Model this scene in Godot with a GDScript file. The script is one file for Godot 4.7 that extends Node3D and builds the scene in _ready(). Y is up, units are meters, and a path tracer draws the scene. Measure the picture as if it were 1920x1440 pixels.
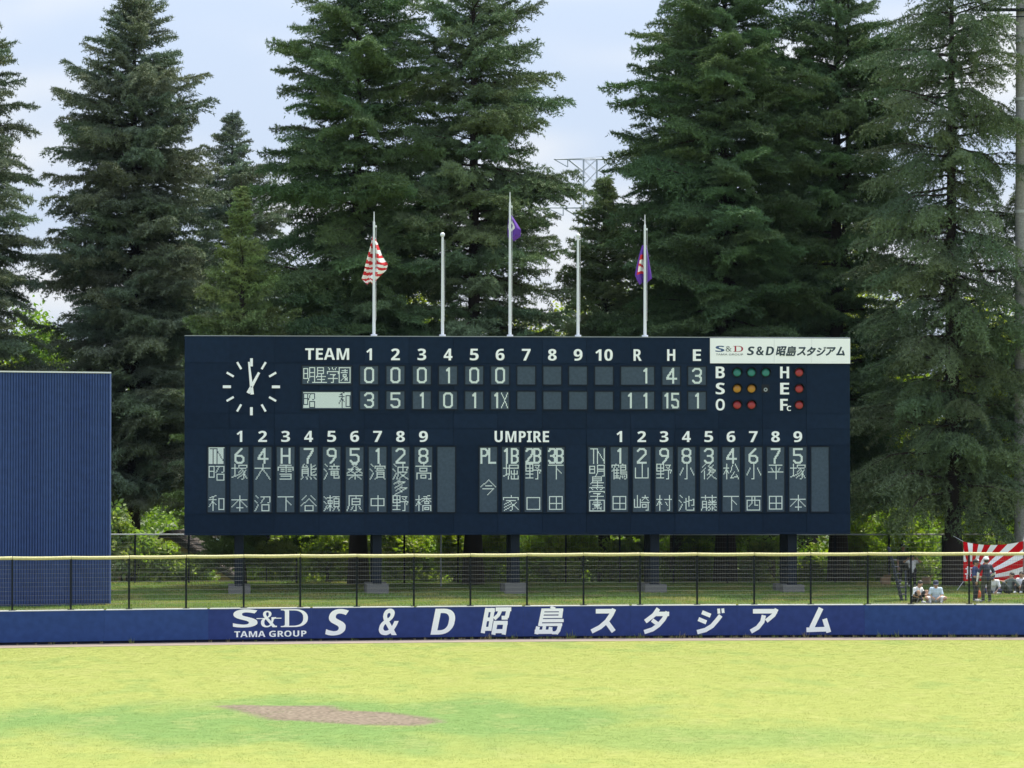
extends Node3D
# A ballpark seen from the stands behind home plate, looking out to centre field. Metres; the camera stands at the origin, 6.4 m up, looking along -z.

var rng := RandomNumberGenerator.new()
var taken := {}
var M := {}

# ---------------------------------------------------------------- helpers
func lin(r: float, g: float, b: float) -> Color:
	return Color(r, g, b).linear_to_srgb()

func noise_tex(freq: float, lo: float, hi: float, seed_: int, size := 512, octaves := 4) -> NoiseTexture2D:
	var n := FastNoiseLite.new()
	n.seed = seed_
	n.noise_type = FastNoiseLite.TYPE_SIMPLEX_SMOOTH
	n.frequency = freq
	n.fractal_octaves = octaves
	var t := NoiseTexture2D.new()
	t.width = size
	t.height = size
	t.seamless = true
	t.noise = n
	var g := Gradient.new()
	g.set_color(0, Color(lo, lo, lo))
	g.set_color(1, Color(hi, hi, hi))
	t.color_ramp = g
	return t

func paint(r: float, g: float, b: float, rough := 0.7, tex: Texture2D = null, scale := 0.5, spec := 0.5) -> StandardMaterial3D:
	var m := StandardMaterial3D.new()
	m.albedo_color = lin(r, g, b)
	m.roughness = rough
	m.metallic_specular = spec
	if tex:
		m.albedo_texture = tex
		m.uv1_triplanar = true
		m.uv1_world_triplanar = true
		m.uv1_scale = Vector3(scale, scale, scale)
	return m

func numbered(called: String) -> String:
	var n: int = taken.get(called, 0)
	taken[called] = n + 1
	return called if n == 0 else "%s_%03d" % [called, n]

func thing(called: String, label: String, category: String, at := Vector3.ZERO, turn := 0.0, group := "") -> Node3D:
	var o := Node3D.new()
	o.name = numbered(called)
	add_child(o, true)
	o.position = at
	o.rotation.y = turn
	o.set_meta("label", label)
	o.set_meta("category", category)
	if group:
		o.set_meta("group", group)
	return o

func part(called: String, mesh: Mesh, m: Material, parent: Node, at := Vector3.ZERO) -> MeshInstance3D:
	var o := MeshInstance3D.new()
	o.name = called
	o.mesh = mesh
	o.material_override = m
	parent.add_child(o, true)
	o.position = at
	return o

func setting(called: String, mesh: Mesh, m: Material, label := "") -> MeshInstance3D:
	var o := part(called, mesh, m, self)
	o.set_meta("kind", "structure")
	if label:
		o.set_meta("label", label)
	return o

func begin() -> SurfaceTool:
	var st := SurfaceTool.new()
	st.begin(Mesh.PRIMITIVE_TRIANGLES)
	return st

func done(st: SurfaceTool) -> ArrayMesh:
	st.generate_normals()
	return st.commit()

func tri(st: SurfaceTool, a: Vector3, b: Vector3, c: Vector3) -> void:
	st.add_vertex(a)
	st.add_vertex(b)
	st.add_vertex(c)

func quad(st: SurfaceTool, a: Vector3, b: Vector3, c: Vector3, d: Vector3) -> void:
	# a b c d run clockwise as seen from the front
	tri(st, a, b, c)
	tri(st, a, c, d)

func add_box(st: SurfaceTool, lo: Vector3, hi: Vector3, xf := Transform3D.IDENTITY) -> void:
	st.set_smooth_group(-1)
	var p := []
	for i in 8:
		p.append(xf * Vector3(hi.x if i & 1 else lo.x, hi.y if i & 2 else lo.y, hi.z if i & 4 else lo.z))
	quad(st, p[4], p[6], p[7], p[5])
	quad(st, p[1], p[3], p[2], p[0])
	quad(st, p[5], p[7], p[3], p[1])
	quad(st, p[0], p[2], p[6], p[4])
	quad(st, p[6], p[2], p[3], p[7])
	quad(st, p[0], p[4], p[5], p[1])

func box(lo: Vector3, hi: Vector3) -> ArrayMesh:
	var st := begin()
	add_box(st, lo, hi)
	return done(st)

func add_tube(st: SurfaceTool, pts: Array, radii: Array, sides := 8, caps := true) -> void:
	st.set_smooth_group(0)
	var rings := []
	for i in pts.size():
		var dir: Vector3 = (pts[mini(i + 1, pts.size() - 1)] - pts[maxi(i - 1, 0)]).normalized()
		var ref := Vector3.RIGHT if absf(dir.x) < 0.8 else Vector3.UP
		var u := dir.cross(ref).normalized()
		var v := dir.cross(u).normalized()
		var ring := []
		for k in sides:
			var a := TAU * k / sides
			ring.append(pts[i] + (u * cos(a) + v * sin(a)) * radii[i])
		rings.append(ring)
	for i in rings.size() - 1:
		for k in sides:
			var k2 := (k + 1) % sides
			quad(st, rings[i][k], rings[i][k2], rings[i + 1][k2], rings[i + 1][k])
	if caps:
		st.set_smooth_group(-1)
		var e: int = rings.size() - 1
		for k in range(1, sides - 1):
			tri(st, rings[0][0], rings[0][k + 1], rings[0][k])
			tri(st, rings[e][0], rings[e][k], rings[e][k + 1])

func tube(pts: Array, radii: Array, sides := 8) -> ArrayMesh:
	var st := begin()
	add_tube(st, pts, radii, sides)
	return done(st)

func add_ball(st: SurfaceTool, c: Vector3, r: Vector3, rows := 8, cols := 12, from := -PI / 2, to := PI / 2) -> void:
	st.set_smooth_group(0)
	for i in rows:
		var a0 := lerpf(from, to, float(i) / rows)
		var a1 := lerpf(from, to, float(i + 1) / rows)
		for k in cols:
			var b0 := TAU * k / cols
			var b1 := TAU * (k + 1) / cols
			var p := func(a: float, b: float) -> Vector3: return c + Vector3(cos(a) * cos(b), sin(a), cos(a) * sin(b)) * r
			if a1 < PI / 2 - 0.001:   # no sliver at the upper pole
				tri(st, p.call(a0, b0), p.call(a1, b0), p.call(a1, b1))
			if a0 > -PI / 2 + 0.001:   # nor at the lower one
				tri(st, p.call(a0, b0), p.call(a1, b1), p.call(a0, b1))

func scatter(called: String, mesh: Mesh, m: Material, places: Array, colors: Array, parent: Node) -> MultiMeshInstance3D:
	var mm := MultiMesh.new()
	mm.transform_format = MultiMesh.TRANSFORM_3D
	mm.use_colors = not colors.is_empty()
	mm.mesh = mesh
	mm.instance_count = places.size()
	for i in places.size():
		mm.set_instance_transform(i, places[i])
		if mm.use_colors:
			mm.set_instance_color(i, colors[i])
	var o := MultiMeshInstance3D.new()
	o.name = called
	o.multimesh = mm
	o.material_override = m
	parent.add_child(o, true)
	o.set_meta("kind", "stuff")
	return o

# the outfield wall runs along this gentle curve: distance from the camera's plane at a sideways place x
func wall_d(x: float) -> float:
	return 120.8 + 0.151 * x - 0.0045 * x * x

func wall_turn(x: float) -> float:
	return atan(0.151 - 0.009 * x)   # turn about y that lines +x up with the wall

# ground level behind the wall: level lawn, then a slope down beyond the back fence
func lawn_y(d: float) -> float:
	if d < 122.5:
		return 1.16
	if d < 141.5:
		return 1.16 + 0.1 * smoothstep(122.5, 128.0, d)
	return lerpf(1.26, -1.4, smoothstep(141.5, 152.0, d))

# ---------------------------------------------------------------- lettering
# dot-matrix characters as strokes on a 16 x 16 grid: R box, H row x x, V column y y, L line
const DROPS := "L 1 0 3 2;L 0 5 2 7;L 3 9 0 15;"
const TREE_SIDE := "H 4 0 5;V 3 0 15;L 3 5 0 10;L 3 6 5 9;"
var GLYPH := {
	"昭": "R 0 1 5 12;H 6 0 5;H 1 7 15;V 15 1 6;L 15 6 13 7;L 10 1 7 7;R 8 9 15 15",
	"和": "L 7 0 1 2;H 4 0 7;V 4 1 15;L 4 5 0 11;L 4 6 7 9;R 10 3 15 14",
	"明": "R 0 1 5 11;H 6 0 5;V 8 0 10;L 8 10 6 15;H 0 8 15;V 15 0 15;H 15 13 15;H 5 8 15;H 9 8 15",
	"星": "R 3 0 12 6;H 3 3 12;L 3 7 1 10;H 9 2 14;V 8 7 15;H 12 3 13;H 15 0 15",
	"学": "L 2 0 3 2;L 7 0 8 2;L 13 0 11 2;H 4 0 15;V 0 4 6;V 15 4 6;H 7 4 11;L 11 7 8 9;V 8 9 15;H 15 6 8;H 11 1 14",
	"園": "R 0 0 15 15;H 3 4 11;V 8 2 5;H 5 3 12;R 5 7 10 9;L 7 10 3 13;V 8 10 13;L 9 11 12 13;L 12 10 10 11",
	"塚": "V 3 0 12;H 4 0 6;L 0 13 6 11;H 1 7 15;V 7 1 3;V 15 1 3;H 4 8 14;L 11 4 7 8;L 10 5 12 9;V 12 9 14;L 12 14 10 15;L 10 8 6 11;L 11 10 6 14;L 14 6 12 9;L 12 9 15 14",
	"本": "H 4 0 15;V 8 0 15;L 7 4 0 11;L 8 4 15 11;H 12 5 11",
	"大": "H 4 0 15;V 8 0 5;L 8 4 1 15;L 8 5 15 15",
	"沼": DROPS + "H 1 6 15;V 15 1 6;L 15 6 13 7;L 10 1 6 7;R 7 9 14 15",
	"雪": "H 1 2 13;V 8 1 8;H 3 0 15;V 0 3 6;V 15 3 6;H 5 3 6;H 7 3 6;H 5 10 13;H 7 10 13;H 10 2 13;V 13 10 15;H 12 3 13;H 15 2 13",
	"下": "H 1 0 15;V 8 1 15;L 9 5 13 9",
	"熊": "L 3 0 1 3;H 3 1 6;L 5 1 7 4;V 1 5 12;H 5 1 7;V 7 5 12;H 7 1 7;H 9 1 7;V 10 0 5;L 14 1 10 3;H 5 10 15;V 15 4 5;V 10 6 11;L 14 7 10 9;H 11 10 15;V 15 10 11;L 2 13 0 15;L 5 13 6 15;L 9 13 10 15;L 13 13 15 15",
	"谷": "L 5 0 1 4;L 10 0 14 4;L 8 3 0 10;L 8 3 15 10;R 4 10 12 15",
	"滝": DROPS + "V 10 0 2;H 2 6 15;V 8 3 5;L 13 3 12 5;H 5 5 15;R 7 7 14 11;H 9 7 14;V 10 7 14;H 14 10 15;V 15 12 14",
	"瀬": "L 0 1 2 3;L 0 6 2 8;L 3 10 0 15;H 2 3 8;V 6 0 15;R 4 5 8 8;L 6 9 3 13;L 6 9 8 12;H 1 9 15;L 12 1 11 3;R 10 3 15 11;H 6 10 15;H 8 10 15;L 11 12 9 15;L 14 12 15 15",
	"桑": "H 0 5 10;L 10 0 5 4;L 6 1 11 4;H 5 1 6;L 6 5 0 9;L 2 6 7 9;H 5 9 14;L 14 5 8 9;L 10 6 15 9;H 11 0 15;V 8 9 15;L 7 11 2 15;L 9 11 14 15",
	"原": "H 0 2 15;V 2 0 9;L 2 9 0 15;L 9 1 8 3;R 5 3 13 9;H 6 5 13;V 9 9 15;H 15 7 9;L 6 11 4 14;L 12 11 14 14",
	"濱": DROPS + "V 10 0 1;H 2 5 15;V 5 2 4;V 15 2 4;H 4 7 13;L 8 4 6 7;H 6 7 14;R 7 8 14 13;H 10 7 14;L 8 13 5 15;L 13 13 15 15",
	"中": "R 1 3 14 10;V 8 0 15",
	"波": DROPS + "V 5 3 9;L 5 9 4 15;H 3 5 15;L 15 3 14 6;V 10 0 8;H 8 6 14;L 14 8 6 15;L 7 9 15 15",
	"多": "L 7 0 1 4;H 2 6 12;L 12 2 2 8;L 5 3 7 5;L 9 6 3 11;H 8 8 14;L 14 8 2 15;L 7 10 9 12",
	"野": "R 0 0 7 7;H 4 0 7;V 4 0 14;H 10 0 7;H 14 0 7;H 1 9 14;L 14 1 12 4;L 10 3 13 5;H 6 8 15;L 15 6 14 9;V 12 6 15;H 15 10 12",
	"高": "V 8 0 2;H 2 0 15;R 4 4 11 7;H 9 1 15;V 1 9 15;V 15 9 15;H 15 13 15;R 5 11 10 14",
	"橋": TREE_SIDE + "L 14 0 8 1;V 11 1 5;H 3 6 15;L 10 3 6 6;L 12 3 15 6;R 9 6 13 8;H 10 7 15;V 7 10 15;V 15 10 15;R 9 12 13 14",
	"今": "L 8 0 0 7;L 8 0 15 7;H 6 5 11;H 9 2 13;L 13 9 7 15",
	"堀": "V 3 0 11;H 4 0 5;L 0 12 5 10;H 1 6 15;V 15 1 4;H 4 6 15;V 6 1 8;L 6 8 5 15;V 11 6 15;V 8 7 10;V 14 7 10;H 10 8 14;V 8 12 15;V 15 12 15;H 15 8 15",
	"家": "V 8 0 2;H 2 0 15;V 0 2 4;V 15 2 4;H 5 3 12;L 8 5 1 9;L 7 6 9 10;V 9 10 14;L 9 14 7 15;L 8 8 1 12;L 9 10 1 15;L 13 7 10 10;L 10 9 15 14",
	"口": "R 1 2 14 14",
	"田": "R 1 1 14 14;V 8 1 14;H 8 1 14",
	"鶴": "H 1 0 7;V 0 1 3;V 7 1 3;L 4 0 2 4;L 3 3 0 7;V 2 5 15;H 6 2 7;H 9 2 7;H 12 2 7;H 14 2 7;V 5 4 14;L 11 0 10 1;H 1 9 14;V 9 1 10;V 14 1 6;H 3 9 14;H 6 9 14;H 8 9 15;H 10 9 15;V 15 10 14;L 15 14 13 15;L 9 12 8 15;V 11 12 14;V 13 12 13",
	"山": "V 1 4 14;V 8 0 14;V 14 4 14;H 14 1 14",
	"崎": "V 0 4 12;V 3 0 12;V 6 4 12;H 12 0 6;H 2 8 14;V 11 0 2;L 11 2 8 5;L 11 2 14 5;H 7 7 15;V 14 7 15;H 15 12 14;R 8 9 12 12",
	"村": TREE_SIDE + "H 4 8 15;V 13 0 15;H 15 11 13;L 9 7 11 10",
	"小": "V 8 0 15;H 15 6 8;L 4 4 1 11;L 12 4 15 11",
	"池": DROPS + "L 5 7 15 4;V 15 4 10;H 10 13 15;V 10 1 11;V 7 3 14;H 15 8 15;V 15 13 15",
	"後": "L 4 0 1 3;L 4 4 0 8;V 3 7 15;L 9 0 7 2;L 7 2 11 4;L 12 1 7 6;H 6 7 14;L 11 4 14 7;L 9 7 6 11;H 8 9 13;L 13 8 6 15;L 8 10 15 15",
	"藤": "H 2 0 15;V 4 0 4;V 11 0 4;V 1 6 11;L 1 11 0 15;H 6 1 5;V 5 6 15;H 9 1 5;H 12 1 5;L 8 5 9 6;L 14 5 12 6;H 7 7 15;H 9 7 15;V 11 5 9;L 10 9 6 13;L 12 9 15 12;V 11 11 15;L 8 12 9 13;L 7 15 9 14;L 13 12 12 13;L 13 14 15 15",
	"松": TREE_SIDE + "L 9 1 7 8;L 12 0 15 7;L 11 8 7 14;L 7 14 13 13;L 13 11 15 15",
	"西": "H 1 0 15;R 1 5 14 15;V 6 1 8;L 6 8 3 11;V 9 1 10;H 10 9 12",
	"平": "H 1 1 14;L 3 4 5 7;L 12 4 10 7;H 8 0 15;V 8 1 15",
	"T": "H 0 0 6;V 3 0 15", "N": "V 0 0 15;V 7 0 15;L 0 2 7 13", "X": "L 0 0 7 15;L 7 0 0 15",
	# two dots thick from here on
	"0": "=H 0 5 9;L 9 0 11 2;V 11 2 12;L 11 12 9 14;H 14 5 9;L 5 14 3 12;V 3 2 12;L 3 2 5 0",
	"1": "=V 8 0 14;L 8 0 6 2",
	"2": "=L 3 2 5 0;H 0 5 9;L 9 0 11 2;V 11 2 5;L 11 5 3 13;H 14 3 11",
	"3": "=L 3 2 5 0;H 0 5 9;L 9 0 11 2;V 11 2 5;L 11 5 9 7;H 7 6 9;L 9 7 11 9;V 11 9 12;L 11 12 9 14;H 14 5 9;L 5 14 3 12",
	"4": "=V 9 0 14;L 9 0 3 9;H 10 3 12",
	"5": "=H 0 3 11;V 3 0 6;H 6 3 9;L 9 6 11 8;V 11 8 12;L 11 12 9 14;H 14 5 9;L 5 14 3 12",
	"6": "=L 9 0 3 6;V 3 6 12;L 3 12 5 14;H 14 5 9;L 9 14 11 12;V 11 9 12;L 11 9 9 7;H 7 4 9",
	"7": "=H 0 3 11;V 11 0 2;L 11 2 6 10;V 6 10 14",
	"8": "=H 0 5 9;L 9 0 11 2;V 11 2 5;L 11 5 9 7;H 7 5 9;L 9 7 11 9;V 11 9 12;L 11 12 9 14;H 14 5 9;L 5 14 3 12;V 3 9 12;L 3 9 5 7;L 5 7 3 5;V 3 2 5;L 3 2 5 0",
	"9": "=H 0 5 9;L 9 0 11 2;V 11 2 8;L 11 8 6 14;H 7 5 10;L 5 7 3 5;V 3 2 5;L 3 2 5 0",
	"H": "=V 3 0 14;V 11 0 14;H 7 3 11",
	"h1": "=V 3 0 14;L 3 0 1 2",
	"h2": "=L 0 2 1 0;H 0 1 5;L 5 0 6 2;V 6 2 5;L 6 5 0 13;H 14 0 6",
	"h3": "=L 0 2 1 0;H 0 1 5;L 5 0 6 2;V 6 2 5;L 6 5 4 7;H 7 2 4;L 4 7 6 9;V 6 9 12;L 6 12 5 14;H 14 1 5;L 1 14 0 12",
	"h5": "=H 0 0 6;V 0 0 6;H 6 0 4;L 4 6 6 8;V 6 8 12;L 6 12 5 14;H 14 1 5;L 1 14 0 12",
	"hB": "=V 0 0 14;H 0 0 4;L 4 0 6 2;V 6 2 5;L 6 5 4 7;H 7 0 4;L 4 7 6 9;V 6 9 12;L 6 12 4 14;H 14 0 4",
	"hP": "=V 0 0 14;H 0 0 4;L 4 0 6 2;V 6 2 5;L 6 5 4 7;H 7 0 4",
	"hL": "=V 0 0 14;H 14 0 6",
}

func raster(dots: Dictionary, glyph: String, ox: int, oy: int, sx := 1.0, sy := 1.0) -> void:
	var spec: String = GLYPH[glyph]
	var pen := 1
	if spec.begins_with("="):
		pen = 2
		spec = spec.substr(1)
	for stroke in spec.split(";", false):
		var w := stroke.split(" ")
		var n := []
		for i in range(1, w.size()):
			n.append(int(w[i]))
		var lines := []
		match w[0]:
			"R": lines = [[n[0], n[1], n[2], n[1]], [n[0], n[3], n[2], n[3]], [n[0], n[1], n[0], n[3]], [n[2], n[1], n[2], n[3]]]
			"H": lines = [[n[1], n[0], n[2], n[0]]]
			"V": lines = [[n[0], n[1], n[0], n[2]]]
			"L": lines = [n]
		for l in lines:
			var a := Vector2(l[0] * sx, l[1] * sy)
			var b := Vector2(l[2] * sx, l[3] * sy)
			var steps := int(maxf(1.0, ceilf(maxf(absf(b.x - a.x), absf(b.y - a.y)))))
			for k in steps + 1:
				var p := a.lerp(b, float(k) / steps).round()
				for i in pen:
					for j in pen:
						dots[Vector2i(ox + int(p.x) + i, oy + int(p.y) + j)] = true

func dot_mesh(dots: Dictionary, pitch: float) -> ArrayMesh:
	var st := begin()
	st.set_smooth_group(-1)
	var r := pitch * 0.455
	for d in dots:
		var c := Vector3((d.x + 0.5) * pitch, -(d.y + 0.5) * pitch, 0)
		quad(st, c + Vector3(-r, -r, 0), c + Vector3(-r, r, 0), c + Vector3(r, r, 0), c + Vector3(r, -r, 0))
	return done(st)

# painted or cut letters as thick strokes: [half-slanted centre line, width], measured off in eighths of a hand; y runs down
var STROKES := {
	"昭": [[[285, 155, 215, 527], 62], [[372, 155, 318, 492], 55], [[262, 185, 398, 185], 60], [[240, 322, 375, 322], 55], [[225, 464, 335, 464], 58],
		[[410, 175, 645, 175], 58], [[612, 150, 575, 300], 62], [[592, 300, 500, 300], 58], [[487, 180, 450, 260, 388, 318], 54],
		[[412, 350, 374, 552], 62], [[562, 350, 530, 552], 62], [[386, 376, 590, 376], 58], [[372, 500, 560, 500], 60]],
	"島": [[[1262, 135, 1247, 170], 75], [[1110, 165, 1055, 425], 52], [[1382, 165, 1365, 305], 60], [[1087, 185, 1410, 185], 44], [[1080, 237, 1380, 237], 32],
		[[1070, 288, 1380, 288], 36], [[1060, 345, 1417, 345], 48], [[1040, 405, 1395, 405], 42], [[1365, 400, 1340, 490, 1300, 540], 58], [[1320, 527, 1240, 527], 44],
		[[980, 510, 1250, 510], 64], [[1030, 432, 1003, 545], 58], [[1127, 425, 1112, 520], 52], [[1222, 440, 1207, 520], 56]],
	"ス": [[[205, 187, 480, 187], 68], [[482, 153, 440, 240, 370, 340, 270, 425, 140, 490], 66], [[372, 350, 476, 492], 72]],
	"タ": [[[1150, 150, 1085, 245, 952, 345], 64], [[1112, 231, 1312, 231], 66], [[1288, 200, 1230, 310, 1150, 400, 1060, 462, 935, 502], 64], [[1055, 322, 1145, 388], 60]],
	"ジ": [[[1798, 193, 1928, 246], 62], [[1743, 295, 1864, 346], 62], [[1724, 492, 1850, 460, 1950, 400, 2025, 315, 2082, 243], 66], [[2050, 140, 2055, 216], 42], [[2112, 138, 2120, 206], 42]],
	"ア": [[[643, 187, 1010, 187], 68], [[1003, 153, 955, 245, 845, 335], 62], [[808, 247, 785, 345, 715, 432, 610, 492], 66]],
	"ム": [[[1655, 153, 1510, 455], 76], [[1433, 480, 1760, 470], 70], [[1708, 315, 1772, 520], 74]],
}

func ribbon(st: SurfaceTool, pts: PackedVector2Array, w: float, z: float, thick: float) -> void:
	st.set_smooth_group(-1)
	var left := []
	var right := []
	for i in pts.size():
		var d0 := (pts[i] - pts[maxi(i - 1, 0)]).normalized()
		var d1 := (pts[mini(i + 1, pts.size() - 1)] - pts[i]).normalized()
		var d := (d0 + d1).normalized()
		var n := Vector2(-d.y, d.x)
		var ref := d1 if d1.length() > 0.5 else d0
		var half := w * 0.5 / maxf(0.5, absf(n.dot(Vector2(-ref.y, ref.x))))
		left.append(pts[i] + n * half)
		right.append(pts[i] - n * half)
	var f := func(p: Vector2, zz: float) -> Vector3: return Vector3(p.x, p.y, zz)
	for i in pts.size() - 1:
		var a: Vector2 = left[i]
		var b: Vector2 = left[i + 1]
		var c: Vector2 = right[i + 1]
		var d: Vector2 = right[i]
		quad(st, f.call(a, z), f.call(b, z), f.call(c, z), f.call(d, z))
		quad(st, f.call(b, z), f.call(a, z), f.call(a, z - thick), f.call(b, z - thick))
		quad(st, f.call(d, z), f.call(c, z), f.call(c, z - thick), f.call(d, z - thick))
	quad(st, f.call(left[0], z), f.call(right[0], z), f.call(right[0], z - thick), f.call(left[0], z - thick))
	var e := pts.size() - 1
	quad(st, f.call(right[e], z), f.call(left[e], z), f.call(left[e], z - thick), f.call(right[e], z - thick))

func stroke_letter(key: String, unit: float, lift: float) -> ArrayMesh:
	# centred on its own box, z towards the viewer
	var lo := Vector2(1e9, 1e9)
	var hi := -lo
	for s in STROKES[key]:
		for i in range(0, s[0].size(), 2):
			lo = lo.min(Vector2(s[0][i], s[0][i + 1]))
			hi = hi.max(Vector2(s[0][i], s[0][i + 1]))
	var mid := (lo + hi) / 2
	var st := begin()
	var k := 0
	for s in STROKES[key]:
		var pts := PackedVector2Array()
		for i in range(0, s[0].size(), 2):
			pts.append(Vector2(s[0][i] - mid.x, mid.y - s[0][i + 1]) * unit)
		ribbon(st, pts, s[1] * unit, lift + k * 0.0011, lift + k * 0.0011)
		k += 1
	return done(st)

func type_mesh(text: String, bold: bool, lo: Vector2, hi: Vector2, shear := 0.0, serif := false, depth := 0.02) -> ArrayMesh:
	# lettering stretched to fill the box lo..hi (metres), its back on z = 0
	var f := SystemFont.new()
	f.font_names = PackedStringArray(["Droid Serif" if serif else "Droid Sans"])
	f.font_weight = 700 if bold else 400
	var t := TextMesh.new()
	t.text = text
	t.font = f
	t.font_size = 64
	t.pixel_size = 0.01
	t.depth = 1.0
	t.curve_step = 2.0
	var a := t.get_mesh_arrays()
	var v: PackedVector3Array = a[Mesh.ARRAY_VERTEX]
	var b := AABB(v[0], Vector3.ZERO)
	for p in v:
		b = b.expand(p)
	for i in v.size():
		var p := (v[i] - b.position) / b.size
		var x := lerpf(lo.x, hi.x - shear * (hi.y - lo.y), p.x) + shear * p.y * (hi.y - lo.y)
		v[i] = Vector3(x, lerpf(lo.y, hi.y, p.y), p.z * depth)
	a[Mesh.ARRAY_VERTEX] = v
	var out := begin()
	var idx: PackedInt32Array = a[Mesh.ARRAY_INDEX] if a[Mesh.ARRAY_INDEX] != null else PackedInt32Array(range(v.size()))
	out.set_smooth_group(-1)
	for i in idx:
		out.add_vertex(v[i])
	return done(out)

# ---------------------------------------------------------------- foliage
func blade(st: SurfaceTool, at: Vector3, dir: Vector3, side: Vector3, length: float, width: float) -> void:
	st.add_vertex(at - side * width * 0.5)
	st.add_vertex(at + dir * length)
	st.add_vertex(at + side * width * 0.5)

func rand_dir() -> Vector3:
	var z := rng.randf_range(-1, 1)
	var a := rng.randf_range(0, TAU)
	return Vector3(sqrt(1 - z * z) * cos(a), z, sqrt(1 - z * z) * sin(a))

func tufts(st: SurfaceTool, a: Vector3, b: Vector3, sag: float, step: float, size: float) -> void:
	var length := a.distance_to(b)
	var n := maxi(1, int(length / step))
	var dir := (b - a).normalized()
	for i in n:
		var s := (i + rng.randf()) / n
		var p := a.lerp(b, s) + Vector3.DOWN * sag * s * s
		for k in 4:
			var o := (dir * 0.5 + rand_dir() * 0.9 + Vector3.UP * 0.15).normalized()
			blade(st, p, o, o.cross(rand_dir()).normalized(), size * rng.randf_range(0.7, 1.3), size * 0.29)

func conifer_branch(length: float, droop: float, weep: float, seed_: int) -> ArrayMesh:
	# one limb along +x with sprays of needle-tufted twigs to both sides, some rising, some hanging
	rng.seed = seed_
	var bark := begin()
	var st := begin()
	st.set_smooth_group(-1)
	var axis := func(s: float) -> Vector3:
		return Vector3(length * s, -droop * length * s * s + 0.02 * length * sin(s * 9.0 + seed_), 0.03 * length * sin(s * 6.0 + seed_ * 2))
	var pts := []
	var radii := []
	for i in 8:
		pts.append(axis.call(i / 7.0))
		radii.append(lerpf(0.014 * length + 0.006, 0.004, i / 7.0))
	add_tube(bark, pts, radii, 5, false)
	var s := 0.1
	var sign_ := 1.0
	while s < 1.0:
		var p: Vector3 = axis.call(s)
		var b := (0.36 * length * pow(1.0 - s, 0.7) * smoothstep(0.0, 0.3, s) + 0.24) * rng.randf_range(0.6, 1.25)
		var ang := deg_to_rad(rng.randf_range(32, 70) * (1.0 - 0.3 * s))
		var dir := Vector3(cos(ang), rng.randf_range(-0.3, 0.26) - weep * 0.25, sin(ang) * sign_).normalized()
		var e := p + dir * b
		var sag := weep * b * rng.randf_range(0.4, 1.3)
		tufts(st, p, e, sag, 0.07, 0.125)
		blade(bark, p, (e + Vector3.DOWN * sag * 0.6 - p).normalized(), Vector3.UP, b * 0.7, 0.02)
		var t := 0.12
		var side := 1.0
		while t < 0.95:
			var q := p.lerp(e, t) + Vector3.DOWN * sag * t * t
			var l2 := b * 0.36 * (1.05 - t) * rng.randf_range(0.6, 1.3) + 0.09
			var d2 := (dir.rotated(Vector3.UP, side * deg_to_rad(rng.randf_range(30, 62))) + Vector3.UP * rng.randf_range(-0.4, 0.3) + Vector3.DOWN * weep * rng.randf_range(0.1, 1.2)).normalized()
			tufts(st, q, q + d2 * l2, weep * l2 * 0.6, 0.075, 0.125)
			side = -side
			t += 0.12 / maxf(b, 0.3)
		sign_ = -sign_
		s += (0.1 if weep < 0.5 else 0.15) / length * rng.randf_range(0.7, 1.3)
	tufts(st, axis.call(0.7), axis.call(1.0) + Vector3(0.08, 0.03, 0), 0.0, 0.03, 0.1)
	st.generate_normals()
	st.set_material(M.needle)
	var mesh: ArrayMesh = st.commit()
	bark.generate_normals()
	bark.set_material(M.twig)
	bark.commit(mesh)
	return mesh

func profile(pts: Array, t: float) -> float:
	for i in pts.size() - 1:
		if t <= pts[i + 1][0]:
			return lerpf(pts[i][1], pts[i + 1][1], inverse_lerp(pts[i][0], pts[i + 1][0], t))
	return pts[-1][1]

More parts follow.
